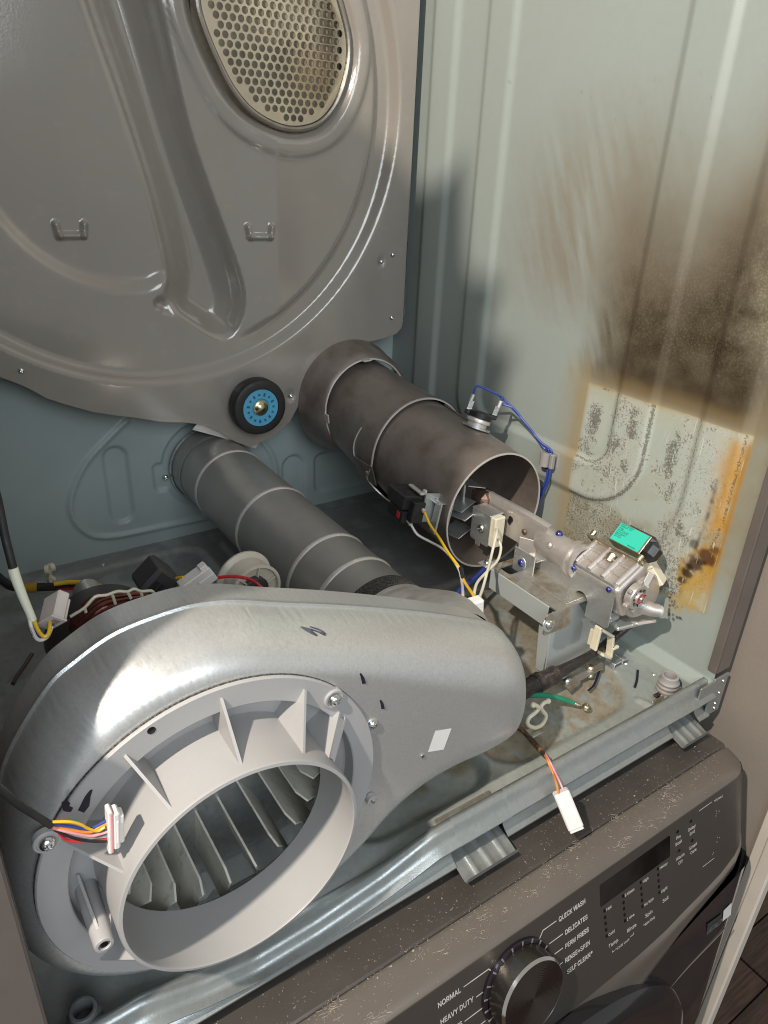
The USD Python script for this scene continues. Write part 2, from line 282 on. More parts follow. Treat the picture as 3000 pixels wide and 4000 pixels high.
def rez(k, m): res[..., k] = np.maximum(res[..., k], np.clip(m, 0, 1))
diag_ = fbm2(Y - .45 * Z, Z, 34, 4, 11, 3.0, .5)
yw, zw = Y + .045 * (diag_ - .5) + .03 * (big - .5), Z + .05 * (big - .5)
haze = sst(.45, .30, yw) * sst(.12, .24, yw) * sst(.32, .42, zw) * sst(.62, .46, zw)
paint(haze * np.clip(.6 + 1.4 * (diag_ - .45), 0, 1), (.225, .185, .135), .74)
side = sst(.270, .185, yw)
paint(side * sst(.284, .31, Z) * sst(.60 , .40, zw - .08 * sst(.14, .05, Y)), (.175, .135, .082), .85)
soot = sst(.262, .160, yw) * sst(.289, .318, Z) * sst(.515, .345, zw - .05 * sst(.13, .06, Y))
paint(soot * (.85 + .5 * (mid - .5)), (.036, .023, .010), .95)
paint(side * np.exp(-((Z - .300) / .010) ** 2), (.20, .125, .035), .55)
front = sst(.085, .03, Y + .03 * (mid - .5)) * sst(.33, .40, zw) * sst(.60, .48, zw)
paint(front, (.235, .215, .15), .75); rez(2, front * .9)
rez(2, side * sst(.30, .36, Z) * sst(.50, .42, zw) * .22)
paint(sst(.040, .028, Y + .008 * (diag_ - .5)) * sst(.08, .16, Z) * sst(.36, .30, Z) * (.5 + .8 * (mid - .3)), (.27, .205, .10), .7)
paint(sst(.05, .02, Y + .02 * (diag_ - .5)) * sst(.12, .2, Z) * sst(.5, .3, Z), (.26, .235, .17), .5)
paint(sst(.07, .03, Y) * sst(.48, .55, zw) * sst(.78, .55, zw), (.25, .215, .15), .55)
paint(sst(.285, .236, Y) * sst(.225, .234, Y) * sst(.06, .16, Z) * sst(.34, .29, Z) * (.5 + .8 * (big - .3)), (.33, .235, .10), .75)
inp = rr_sdf(Y, Z, .028, .092, .233, .292, .002); inside = sst(.001, -.001, inp)
col = col * (1 - .9 * inside[..., None]) + .9 * inside[..., None] * A([.43, .475, .42])
paint(inside * sst(.262, .292, Z + .01 * (mid - .5)), (.44, .41, .25), .45)
def band(y0, y1, z0, z1, s=.006): return sst(y0 - s, y0 + s, Y) * sst(y1 + s, y1 - s, Y) * sst(z0 - s, z0 + s, Z) * sst(z1 + s, z1 - s, Z)
brn = inside * sst(.165, .145, Z + .03 * (mid - .5)) * sst(.085, .12, Y + .02 * (mid - .5))
paint(brn * (.55 + .7 * (mid - .4)), (.235, .185, .10), .8); rez(0, brn * .45)
edgew = sst(.062, .042, Y + .016 * (mid - .5) + .01 * (big - .5)) * inside
paint(edgew * sst(.10, .20, Z) * sst(.295, .27, Z) * (.8 + .6 * (big - .5)), (.50, .265, .022), .95)
paint(inside * sst(.066, .045, Y + .03 * (mid - .5)) * sst(.19, .10, Z), (.50, .40, .19), .6)
paint(np.exp(-(inp / .0028) ** 2) * (.5 + .6 * mid), (.36, .235, .06), .6)
paint(np.exp(-((inp - .008) / .007) ** 2) * sst(.30, .28, Z) * (Y > .15), (.33, .255, .13), .55)
jb = sst(-.050, -.042, sA) * sst(.003, -.005, sA) * (Y < .245)
pale = np.maximum.reduce([inside * jb, inside * band(.196, .228, .222, .278, .004), inside * sst(.046, .030, np.abs(Y - (.062 + .12 * np.clip(.20 - Z, 0, .2)))) * sst(.09, .12, Z)])
paint(pale * .6, (.50, .52, .48), .6)
patchy = sst(.38, .56, fbm2(Y, Z, 75, 4, 61)); patchy2 = sst(.40, .60, fbm2(Y, Z, 36, 4, 67))
paint(inside * patchy2 * sst(.30, .15, Z + .3 * np.abs(Y - .12)) * .8, (.36, .345, .265), .45)
paint(inside * patchy * patchy2 * (Y > .05) * (Y < .2) * .7, (.52, .53, .49), .6)
rez(0, inside * patchy * patchy2 * .55 * sst(.05, .07, Y))
for b in ((.204, .225, .232, .272), (.200, .218, .162, .196), (.150, .168, .20, .285), (.168, .183, .205, .245), (.142, .152, .18, .26), (.100, .116, .205, .285), (.095, .108, .19, .225), (.178, .185, .235, .283)): rez(0, inside * band(*b, .010) * (.25 + .75 * patchy) * (.75 + .5 * (mid - .3)))
rez(0, inside * jb * .42 * sst(.3, .6, mid)); rez(0, inside * pale * .3 * sst(.35, .65, big))
dg = np.abs(Y - (.066 + .17 * np.clip(.21 - Z, -.03, .2))); rez(0, inside * sst(.016, .006, dg) * sst(.28, .25, Z) * .75 * sst(.3, .6, mid))
rez(0, inside * np.exp(-((sA) / .0026) ** 2) * (Y < .24) * .95); rez(0, inside * np.exp(-((sA + .047) / .002) ** 2) * (Y < .24) * .8); rez(0, inside * np.exp(-((sC + .049) / .0022) ** 2) * .6); rez(0, inside * np.exp(-((sC) / .002) ** 2) * .7)
rez(1, inside * sst(.35, .6, big))
amb = inside * sst(.052, .040, Y + .010 * (mid - .5) + .008 * (big - .5)) * sst(.095, .17, Z + .03 * (big - .5)) * sst(.292, .275, Z)
paint(amb * np.clip(.55 + .9 * (mid - .35), 0, 1), (.46, .225, .012), .92); paint(amb * sst(.035, .029, Y), (.30, .16, .03), .7)
paint(inside * np.exp(-((Y - .050 - .10 * np.clip(.2 - Z, 0, .1)) / .0022) ** 2) * sst(.25, .22, Z) * sst(.3, .55, mid), (.09, .06, .03), .8)
YZ = np.stack([Y, Z], -1).reshape(-1, 2)
def blob(u, v, r, c, k, sharp=.45, wob=.9, sq=1.0):
    q = at(u, v, x=W)[1:]; dd = (YZ - q) * A([1.0, sq]); d = (np.linalg.norm(dd, axis=1)).reshape(Y.shape) / r + wob * (mid - .5) + .35 * (fine - .5); paint(sst(1, sharp, d) * sst(.027, .033, Y + .006 * (fine - .5)), c, k)
for u, v, r, c, k in ((2800, 2120, .018, (.30, .27, .17), .6), (2745, 2230, .026, (.46, .27, .04), .75), (2675, 2330, .020, (.46, .31, .08), .7), (2800, 2165, .011, (.16, .06, .012), .9), (2720, 2205, .013, (.05, .018, .006), .9), (2680, 2250, .011, (.045, .018, .007), .9), (2785, 2180, .022, (.42, .235, .03), .85), (2690, 2270, .020, (.46, .30, .06), .8), (2640, 2350, .016, (.42, .33, .15), .6), (2765, 2172, .012, (.10, .035, .008), .95), (2735, 2190, .009, (.045, .016, .006), .95), (2795, 2150, .008, (.13, .05, .01), .85), (2690, 2235, .0075, (.035, .014, .006), .95), (2668, 2262, .0065, (.05, .02, .006), .9), (2705, 2212, .006, (.02, .01, .006), .95), (2720, 2120, .007, (.06, .05, .03), .7)): blob(u, v, r, c, k)
for i in range(44): blob(2612 + abs(rng.normal()) * 26, 2270 + rng.uniform(0, 150), rng.uniform(.0009, .0024), (.045, .035, .022), .85, .4, .5)
for i in range(60): blob(rng.uniform(1950, 2900), rng.uniform(180, 560) + 60, rng.uniform(.0006, .0012), (.25, .24, .20), .7, .3, .2)
for i in range(14): blob(rng.uniform(2250, 2800), rng.uniform(1640, 2000), rng.uniform(.0008, .0016), (.06, .05, .04), .8, .3, .4)
col = np.clip(col * (1 + .06 * (fine[..., None] - .5)), .004, .9)
wall_v = np.stack([X, Y, Z], -1).reshape(-1, 3)
rp = obj(cab, 'right_side_panel', (wall_v, grid(*Y.shape)[:, ::-1]), wall_paint, True, label='teal inner side panel with soot, burn marks and a pale rectangle of glue residue', attr={'paint': col.reshape(-1, 3), 'residue': res.reshape(-1, 3)})
obj(rp, 'front_flange', cat(rbox((.6992, .0005, .48), (.0258, .006, .90), bev=.0015), rbox((.6845, .002, .485), (.003, .010, .905), bev=.0008)), taupe)
lpl = Polygon([(-.022, .0), (-.022, .325), (-.018, .35), (-.0135, .37), (-.0115, .40), (-.009, .42), (-.0095, .47), (-.002, .60), (.012, .74), (.022, .80), (.027, .82), (.020, .834), (.021, .849), (.029, .844), (.043, .851), (.048, .862), (.039, .874), (.036, .881), (.049, .885), (.069, .884), (.076, .895), (.079, .917), (.083, .944), (.086, .957), (.096, .945), (.103, .938), (.115, .936), (.130, .932), (.144, .942), (.168, .939), (.25, .945), (D, .945), (D, .0)])  # upper front edge unseen; outlined to cast the shadow on blower and wall
obj(cab, 'left_side_panel', cat(extr(lpl, (-.002, 0, 0), (0, 1, 0), (0, 0, 1), .002), rbox((.0055, -.0185, .155), (.032, .006, .31), bev=.0015), rbox((.0205, -.012, .153), (.002, .018, .305), bev=.0005)), taupe, False)
# back panel with pressed outlines
bp = sbox(0, 0, W, ZT)
def back_y(q):
    x, z = q[:, 0], q[:, 1]; y = np.full(len(q), D)
    out = LineString(spline(A([(.262, .19), (.239, .172), (.205, .142), (.185, .112), (.175, .085), (.178, .06), (.19, .04), (.206, .029), (.235, .024), (.30, .0225), (.40, .022), (.455, .03), (.475, .06), (.47, .10), (.445, .14), (.42, .165)])))
    d = shapely.distance(shapely.points(q), out); y = y - .0045 * np.exp(-(d / .0032) ** 2)
    for x0, x1, z0, z1, r in ((.225, .256, .043, .155, .0155), (.488, .525, -.05, .094, .0185), (.545, .66, .022, .088, .012)):
        s = rr_sdf(x, z, x0, z0, x1, z1, r); y = y + .005 * sst(.002, -.002, s)
    s = np.minimum(np.hypot(x - .367, z - .108) - .066, rr_sdf(x, z, .289, .079, .33, .12, .006)); y = y + .0045 * sst(.0018, -.0018, s)
    s = rr_sdf(x, z, .03, .30, .20, .60, .03); y = y - .004 * sst(.004, -.004, s)
    return np.c_[x, y, z]
P2, F2 = tri2d(sbox(0, 0, W, .30), .0032); obj(cab, 'back_panel', cat((back_y(P2), F2), rbox((W / 2, D + .001, .61), (W, .002, .62))), back_paint, True)
# base pan
xs, yy = np.linspace(.001, W - .001, 240), np.linspace(.014, D, 220); PX, PY = np.meshgrid(xs, yy, indexing='ij')
pl1 = Polygon(spline(A([(.641, .132), (.638, .113), (.633, .092), (.622, .065), (.606, .048), (.592, .0395), (.57, .0365), (.50, .0360), (.455, .0355), (.44, .04), (.425, .052), (.42, .07)])).tolist() + [(.42, .30), (.64, .30)])
sd = shapely.distance(shapely.points(np.c_[PX.ravel(), PY.ravel()]), pl1.boundary).reshape(PX.shape) * np.where(shapely.contains_xy(pl1, PX.ravel(), PY.ravel()).reshape(PX.shape), -1, 1)
PZ = -.006 * sst(.006, -.006, sd)
s2 = rr_sdf(PX, PY, .26, .036, .412, .30, .03); PZ = PZ - .010 * sst(.007, -.007, s2)
s3 = rr_sdf(PX, PY, .06, .030, .245, .28, .05); PZ = PZ - .004 * sst(.006, -.006, s3)
s4 = rr_sdf(PX, PY, .03, .32, .33, .60, .03); PZ = PZ - .006 * sst(.006, -.006, s4); s5 = rr_sdf(PX, PY, .36, .32, .655, .60, .03); PZ = PZ + .006 * sst(.006, -.006, s5)
for x0 in (.62, .652): PZ = PZ + .003 * sst(.005, .002, seg_d(np.c_[PX.ravel(), PY.ravel()], (x0, .018), (x0 - .006, .034)).reshape(PX.shape)) * 1
PZ = PZ + .012 * sst(.022, .014, PY) * 0
pc = np.ones(PX.shape + (3,)) * A([.46, .50, .48])
def pblend(m, c, k):
    global pc
    a = np.clip(m * k, 0, 1)[..., None]; pc = pc * (1 - a) + A(c) * a
n1 = fbm2(PX, PY, 30, 4, 41); n2 = fbm2(PX, PY, 110, 4, 43); n3 = fbm2(PX, PY, 330, 3, 47)
pblend(sst(.004, -.004, sd) * sst(.36, .52, n1 * .5 + n2 * .5 + .02) * (.6 + .7 * n3), (.43, .36, .25), .8)
pblend(sst(.004, -.004, sd) * sst(.50, .62, n3 * .6 + n2 * .4), (.26, .21, .14), .3)
pblend(np.exp(-((PY - .040) / .006) ** 2) * sst(.24, .28, PX) * sst(.45, .40, PX) * (.3 + n2) * sst(.3, .6, n1), (.27, .22, .11), .8)
pblend(sst(.30, .36, PX) * sst(.42, .40, PX) * sst(.05, .07, PY) * sst(.11, .09, PY) * sst(.4, .6, n1), (.22, .17, .08), .8)
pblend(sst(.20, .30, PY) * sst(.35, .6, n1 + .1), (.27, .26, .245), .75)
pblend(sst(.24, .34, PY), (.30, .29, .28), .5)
pblend(sst(.06, .03, np.abs(PX - .60)) * sst(.05, .03, PY) * 0, (.3, .25, .15), .5)
pan = obj(cab, 'base_pan', (np.stack([PX, PY, PZ], -1).reshape(-1, 3), grid(*PX.shape)), pan_metal, True, attr={'paint': np.clip(pc, .02, .9).reshape(-1, 3)})
# front rail: pressed profile swept along x, dipping under the blower
prof = A([(.0155, -.0005), (.0145, .004), (.013, .013), (.009, .0205), (.004, .0205), (.0005, .017), (.0, .011), (-.004, .0075), (-.0085, .0045), (-.0088, .003), (-.0065, -.001), (.0005, -.006), (.0015, -.011), (.0005, -.016), (-.003, -.0195), (-.0078, -.0222), (-.0076, -.024), (-.002, -.0275), (-.001, -.0322), (.0008, -.0332)])
rx = np.unique(np.r_[np.linspace(.015, .688, 120), .3301, .3302, .3888, .3889, .6240, .6241, .6690, .6691])
dip = np.interp(rx, [.015, .05, .073, .11, .15, .20, .26, .309, .33], [.0, .002, .004, .0175, .026, .024, .015, .001, 0])
RV = np.zeros((len(rx), len(prof), 3)); top = sst(-.022, .015, prof[:, 1]); top[:3] = (0, .15, .6)
RV[..., 0] = rx[:, None]; RV[..., 1] = prof[None, :, 0]; RV[..., 2] = prof[None, :, 1] - dip[:, None] * top[None] - .004 * sst(.09, .04, rx)[:, None]
for nx in (.055, .178, .252, .298, .425, .485, .551): RV[:, -3:, 2] += (.0045 * (np.abs(rx - nx) < .005))[:, None]
RF = grid(len(rx), len(prof)); mx = rx[RF // len(prof)].mean(1); mk = (RF % len(prof)).mean(1)
cut = (((mx > .3302) & (mx < .3888)) | ((mx > .6241) & (mx < .6690))) & (mk > 9.2)
rail = obj(pan, 'front_rail', (RV.reshape(-1, 3), RF[~cut]), rail_metal, 50)
for x0, x1 in ((.3305, .3885), (.6245, .6688)):
    n = 25; tx = np.linspace(x0, x1, n); pr = A([(.020, -.003), (.019, -.011), (.015, -.0165), (.004, -.0215), (-.010, -.0255), (-.019, -.0285), (-.0215, -.0275), (-.0225, -.021)])
    V = np.zeros((n, len(pr), 3)); V[..., 0] = tx[:, None]; V[..., 1] = pr[:, 0]; V[..., 2] = pr[:, 1]
    for k in (.25, .52, .8): V[:, 2:6, 2] += .0022 * np.exp(-((tx - x0 - k * (x1 - x0)) / .0022) ** 2)[:, None]
    t = obj(pan, 'hanger_tab', (V.reshape(-1, 3), grid(n, len(pr))), rail_metal, 50)
    obj(t, 'stained_opening', rbox(((x0 + x1) / 2, .0235, -.012), (x1 - x0 + .006, .003, .03)), rusty)
obj(pan, 'corner_bracket', cat(rbox((.697, -.0035, .0), (.026, .0025, .052), bev=.0008), rbox((.676, -.0035, .013), (.03, .002, .020), bev=.0008)), rail_metal)
for p in ((.703, .018), (.702, .002), (.700, -.012), (.701, -.019)): obj(pan, 'weld_dimple', lathe([(.0022, 0), (.0014, .0012), (1e-5, .0014)], (p[0] - .002, -.0048, p[1]), (0, -1, 0), 12), chrome)
for i, (u, v) in enumerate(((2304, 2640), (2287, 2765))): screw(pan, at(u, v, z=.001), (0, 0, 1), .0042, .005, brass)
for i, (x, y) in enumerate(((.655, .085), (.667, .055), (.13, .60), (.20, .605))): obj(pan, 'rivet', lathe([(.003, 0), (.0022, .001), (1e-5, .0013)], (x, y, .0), (0, 0, 1), 12), galv)
q = at(2405, 2590, z=.0); obj(pan, 'raised_lance', cat(rbox(q + (0, 0, .006), (.022, .014, .002)), rbox(q + (-.011, 0, .003), (.002, .014, .007)), rbox(q + (.004, 0, .004), (.002, .013, .007))), galv)
br = Polygon([(0, 0), (.048, .004), (.054, .018), (.064, .032), (.073, .030), (.078, .046), (.045, .05), (.02, .045), (-.01, .03)])
br_o = at(2215, 2695, z=.004)
# lug plate screwed to the pan
lp = [at(*p, z=.004)[:2] for p in ((2226, 2702), (2265, 2670), (2262, 2660), (2352, 2613), (2356, 2590), (2330, 2566), (2228, 2618), (2190, 2665))]
plate = obj(pan, 'mounting_lug', extr(Polygon(lp).buffer(.0015).buffer(-.001), (0, 0, .004), (1, 0, 0), (0, 1, 0), .0015), rusty)
for u, v, m in ((2212, 2658, chrome), (2305, 2610, brass)): screw(plate, at(u, v, z=.0056), (0, 0, 1), .0052, .0055, m)
for u, v, L in ((2325, 2660, .055), (2487, 2655, .045)):
    pts = [at(u + du, v + dv, z=.0008) for du, dv in ((18, -48), (8, -15), (-6, 18), (-28, 40))] if u < 2400 else [at(u + du, v + dv, z=.0008) for du, dv in ((4, -38), (1, 0), (-8, 32))]
    P = spline(pts); n = A([0, 0, .0004]); t = nrm(P[-1] - P[0]); w = np.cross(t, (0, 0, 1)) * .0013; obj(pan, 'marker_line', ringstrip(P - w + n, P + w + n, False), ink, False)

# ================================================================== drum back plate
YB = .58
bk = thing('drum_back_plate', 'brownish grey glossy drum back plate with a pressed channel and a perforated vent', 'drum plate', (.34, YB, .5))
edge_pts = [(.666, .93), (.666, .70), (.6665, .54), (.668, .305), (.664, .289), (.655, .281), (.63, .276), (.59, .272), (.545, .267), (.515, .252), (.495, .225), (.488, .19), (.475, .170), (.456, .158), (.44, .150), (.412, .143), (.39, .155), (.373, .170), (.35, .185), (.323, .193), (.29, .199), (.264, .208), (.235, .216), (.21, .224), (.18, .238), (.161, .248), (.148, .259), (.137, .267), (.118, .278), (.09, .283), (.03, .285), (.02, .30), (.02, .93)]
outl = Polygon(edge_pts).buffer(.004).buffer(-.008).buffer(.004)
vc = [(.372, .70), (.372, .658), (.378, .634), (.392, .604), (.409, .577), (.433, .555), (.466, .5415), (.498, .5395), (.53, .550), (.554, .575), (.568, .610), (.5695, .645), (.556, .683), (.535, .73)]
vent = Polygon([(.38, .76)] + list(map(tuple, spline(vc, 5))) + [(.50, .78)]).buffer(-.003).buffer(.003)
TL = [(.235, .74), (.259, .643), (.281, .566), (.304, .477), (.318, .400), (.318, .368), (.305, .345)]; TR = [(.31, .76), (.339, .654), (.362, .540), (.385, .468), (.413, .385), (.420, .340), (.408, .305), (.386, .286)]; TB = [(.305, .345), (.386, .286)]
trough = Polygon(A(spline(A(TL), 4)).tolist() + A(spline(A(TR[::-1]), 4)).tolist())
trough_old = Polygon([(.235, .74), (.259, .643), (.281, .566), (.304, .477), (.318, .400), (.320, .372), (.305, .345), (.386, .286), (.405, .303), (.420, .338), (.413, .385), (.385, .468), (.362, .540), (.339, .654), (.31, .76)]).buffer(.012).buffer(-.024).buffer(.012)
lobe = Polygon([(-.02, .62), (-.02, .49)] + [(.2823 + .1635 * math.cos(a), .5192 + .1635 * math.sin(a)) for a in np.linspace(3.6, 4.98, 14)] + [(.318, .385), (.304, .477), (.281, .566), (.26, .66), (.20, .95), (-.02, .95)])
arc_l = LineString([(-.03, .485)] + [(.2823 + .1635 * math.cos(a), .5192 + .1635 * math.sin(a)) for a in np.linspace(3.6, 4.90, 14)] + [(.318, .360)])
outl2 = outl.difference(vent)
BC = A([.318, .574])
hx_ = np.vstack([np.c_[[g.ravel() for g in np.meshgrid(np.arange(a - .022, a + .022, .0017), np.arange(b - .009, b + .022, .0017))]].T for a, b in ((.219, .4225), (.442, .4195))])
P2, F2 = tri2d(outl2, .0040, hx_)
def bulk(q):
    r = np.linalg.norm(q - BC, axis=1); y = np.full(len(q), YB)
    y = y + .013 * sst(.327, .314, r) - .009 * sst(.3105, .300, np.linalg.norm(q - A([.304, .582]), axis=1)) * sst(.40, .47, q[:, 0])
    pt = shapely.points(q)
    dL, dR, dB = [shapely.distance(pt, LineString(spline(A(e), 4))) for e in (TL, TR, TB)]
    ins = shapely.contains_xy(trough, q[:, 0], q[:, 1])
    tr_ = np.where(ins, .0345 * (.28 * sst(-.001, .009, dL) + .72 * sst(-.001, .046, dL)) * (.42 * sst(-.001, .012, dR) + .58 * sst(-.001, .036, dR)) * sst(-.001, .030, dB), 0)
    dl = shapely.distance(pt, arc_l); il = shapely.contains_xy(lobe, q[:, 0], q[:, 1]) & ~ins
    U_ = lobe.union(trough).buffer(.0035); inU = shapely.contains_xy(U_, q[:, 0], q[:, 1])
    lb_ = .010 * np.where(inU, sst(.0, .020, dl) * np.where(il, 1, sst(.030, .0, dL)), 0)
    lb_ = lb_ * sst(.001, .022, np.hypot(q[:, 0] - .317, q[:, 1] - .361))
    y = y + np.maximum(tr_, lb_) + np.where(ins, .35 * np.minimum(tr_, lb_), 0)
    dv = shapely.distance(pt, vent); y = y + .006 * sst(.020, .014, dv) * 0 - .004 * sst(.030, .022, dv) + .010 * sst(.010, .0, dv)
    for hx, hz in ((.219, .4225), (.442, .4195)):
        for a, b in (((hx - .015, hz + .012), (hx - .013, hz)), ((hx - .013, hz), (hx + .013, hz)), ((hx + .013, hz), (hx + .015, hz + .012))):
            y = y - .0045 * sst(.0048, .001, seg_d(q, a, b))
    for sx, sz, rr in ((.623, .385, .008), (.477, .209, .010)): y = y + .003 * sst(rr, rr * .4, np.hypot(q[:, 0] - sx, q[:, 1] - sz))
    y = y - .004 * sst(.010, .0, shapely.distance(pt, outl.exterior)) * 0
    return np.c_[q[:, 0], y, q[:, 1]]
hook_extra = []
V2 = bulk(P2); ringp = shapely.segmentize(outl.exterior, .004); rp2 = A(ringp.coords)[:-1]; R0 = bulk(rp2); R1 = R0 + (0, .012, 0)
obj(bk, 'pressed_plate', cat((V2, F2), ringstrip(R0, R1)), bulk_metal, 60)
# perforated vent grille: a real sheet with punched holes
pitch, hr = .0098, .0038
inn = vent.buffer(-.0150); holes = []
for j in range(-3, 34):
    for i in range(-6, 34):
        c_ = A([.372 + i * pitch + (j % 2) * pitch / 2 + .0, .555 + j * pitch * .866]); 
        c_ = A([c_[0] + .02 * 0, c_[1]])
        if c_[1] < .715 and inn.contains(Point(c_)): holes.append(c_)
sheetp = vent.buffer(-.008).intersection(sbox(.3, .5, .7, .722)).difference(unary_union([Point(h).buffer(hr, quad_segs=4) for h in holes]))
tm = trimesh.creation.extrude_polygon(sheetp, .0012, engine='earcut'); q = A(tm.vertices)
gv = np.c_[q[:, 0], YB + .0035 + q[:, 2], q[:, 1]]
sm = sst(.055, .0, np.linalg.norm((q[:, :2] - A([.537, .645])) * A([2.0, .55]), axis=1)); ru = sst(.05, .01, np.linalg.norm((q[:, :2] - A([.515, .600])) * A([1, 1.0]), axis=1))
gc = np.ones((len(q), 3)); gc = gc * (1 - .85 * sm[:, None]) + A([.06, .045, .03]) * .85 * sm[:, None]; gc = gc * (1 - .55 * ru[:, None]) + A([.48, .29, .12]) * .55 * ru[:, None]
vg = obj(bk, 'vent_grille', (gv, A(tm.faces)), vent_metal, False, attr={'paint': gc}, label='pale metal grille of round holes browned at its right')
rim = LineString(A(vent.buffer(-.005).exterior.coords)); 
rp3 = A(shapely.segmentize(vent.buffer(-.004).exterior, .006).coords)[:-1]; rp3 = rp3[rp3[:, 1] < .73]
dd_ = np.linalg.norm(np.diff(rp3, axis=0), axis=1); k0 = int(np.argmax(dd_)) + 1 if dd_.max() > .03 else 0; rp3 = np.roll(rp3, -k0, axis=0)
obj(vg, 'rim_bead', tube(np.c_[rp3[:, 0], np.full(len(rp3), YB + .004), rp3[:, 1]], .0034, 8, 1, False), M('rim_dull', (.34, .31, .27), .3, .8, .1, 60))
obj(vg, 'duct_behind', rbox((.47, YB + .024, .62), (.19, .004, .2)), M('vent_liner', (.36, .31, .235), .5, .3, .2, 20))
obj(bk, 'edge_return', cat(rbox((.667, YB + .006, .61), (.002, .012, .62))), bulk_metal, False)
for sx, sz in ((.642, .394), (.645, .306), (.14, .283), (.477, .209), (.623, .385)): screw(bk, (sx, YB - .001, sz), (0, -1, 0), .0032, .0028)
obj(bk, 'lower_bracket', extr(Polygon([(.335, .178), (.375, .160), (.425, .135), (.43, .142), (.38, .170), (.345, .188)]), (0, YB + .012, 0), (1, 0, 0), (0, 0, 1), .002), edge_metal, False)
obj(bk, 'corner_strip', rbox((.605, YB + .02, .255), (.004, .03, .05)), bulk_metal)

# drum roller
ro = A([.4195, .565, .2065]); rl = thing('drum_roller', 'black rubber drum support roller with a light blue hub', 'roller', ro)
obj(rl, 'tyre', lathe([(.0255, .011), (.034, .0115), (.0375, .0095), (.0387, .005), (.0387, -.006), (.037, -.0105), (.033, -.0125), (.0262, -.0122), (.0255, -.010)], ro, (0, 1, 0), 56), rubber)
hub = obj(rl, 'hub', lathe([(.026, -.010), (.0253, -.0113), (.013, -.0113), (.0115, -.0095), (.0095, -.0095)], ro, (0, 1, 0), 48), blue_p)
for k in range(15):
    a = k / 15 * 2 * np.pi; d = A([math.cos(a), 0, math.sin(a)]); t = A([-math.sin(a), 0, math.cos(a)])
    obj(hub, 'moulded_mark', rbox(ro + d * .0185 + (0, -.0115, 0), (.0028, .0006, .0045 if k % 2 else .003), A([t, (0, 1, 0), d]), .0001), M('hub_mark', (.04, .12, .26), .5) if k == 0 else '/World/Looks/hub_mark')
obj(rl, 'bolt', lathe([(.0105, -.0095), (.0105, -.0115), (.0085, -.012), (.007, -.0135), (.004, -.0155), (1e-5, -.016)], ro, (0, 1, 0), 24), bolt_m)

# ================================================================== burner tube (heater duct)
def tube_axis(y):
    return A([np.interp(y, [.20, .262, .415, .57, .62], [.593, .5905, .587, .575, .571]), y, np.interp(y, [.20, .262, .415, .57, .62], [.124, .1355, .1585, .194, .205])])
ht = thing('burner_tube', 'large brown heat stained steel tube open at its front above the gas burner', 'duct', tube_axis(.42))
def pipe(ys, rs, n=64, wob=None):
    V = []; a = np.arange(n) / n * 2 * np.pi
    for y, r in zip(ys, rs):
        c = tube_axis(y); rr = np.full(n, r); yo = np.zeros(n)
        if wob: yo = wob(a, y)
        V.append(np.c_[c[0] + rr * np.cos(a), y + yo, c[2] + rr * np.sin(a)])
    V = np.vstack(V); F = []
    for i in range(len(ys) - 1):
        for j in range(n):
            k = (j + 1) % n; F += [(i * n + j, i * n + k, (i + 1) * n + k), (i * n + j, (i + 1) * n + k, (i + 1) * n + j)]
    return V, A(F)
def notch(a, y): d = (a - 3.55 + np.pi) % (2 * np.pi) - np.pi; return (.020 * np.exp(-(d / .22) ** 2) - .012 * np.exp(-((d - .75) / .3) ** 2)) * sst(.475, .415, y)
fr = obj(ht, 'front_tube', pipe([.262, .268, .30, .34, .40, .45, .46], [.0742, .0742, .0738, .0734, .072, .070, .068]), tube_metal, 60)
obj(fr, 'inner_wall', pipe([.263, .30, .37, .46], [.0729, .0725, .0715, .067]), tube_metal, 60)
obj(fr, 'rim', pipe([.263, .2617, .2617, .263], [.0747, .0747, .0728, .0728]), edge_metal, False)
rt = obj(ht, 'rear_tube', pipe([.415, .423, .44, .47, .51, .55, .585], [.0768, .0755, .074, .0715, .069, .0668, .0655], wob=notch), tube_metal, 60)
obj(rt, 'rim', pipe([.416, .4142, .4142, .416], [.0774, .0774, .0755, .0755], wob=notch), edge_metal, False)
c0 = tube_axis(.57)
obj(ht, 'collar', lathe([(.0665, -.036), (.069, -.038), (.074, -.034), (.078, -.024), (.081, -.010), (.082, .002), (.0855, .008), (.086, .012)], c0, (0, 1, 0), 64), tube_metal, 60)
obj(ht, 'collar_rim', lathe([(.0664, -.0362), (.0672, -.0388), (.0692, -.0384)], c0, (0, 1, 0), 64), edge_metal, 60)
for a in (1.65, 3.25):
    d = A([math.cos(a), 0, math.sin(a)]); t = A([-math.sin(a), 0, math.cos(a)]); obj(ht, 'collar_tab', rbox(c0 + d * .0685 + (0, -.042, 0), (.013, .012, .0022), A([t, (0, 1, 0), d]), .0008), edge_metal)
p = tube_axis(.425); d = nrm(A([-.95, 0, -.28])); obj(ht, 'joint_strap', rbox(p + d * .0752 + (0, .012, 0), (.03, .046, .0018), A([np.cross(d, (0, 1, 0)), (0, 1, 0), d]), .0008), tube_metal)
screw(ht, p + d * .0762 + (0, .004, 0), d, .0036)
sl = LineString([(0, 0), (.004, .02), (.0, .052)]).buffer(.0006)
sa = np.linspace(2.75, 3.75, 14); obj(ht, 'slot_lip', tube([tube_axis(.452) + .0735 * A([math.cos(a), 0, math.sin(a)]) + (0, .010 * math.sin((a - 2.75) * 3.14), 0) for a in sa], .0011, 6, 1, False), edge_metal)
obj(ht, 'seam', tube([tube_axis(y) + .0738 * A([math.cos(1.1), 0, math.sin(1.1)]) for y in (.41, .38, .34, .30, .266)], .0011, 6, 2), tube_metal)

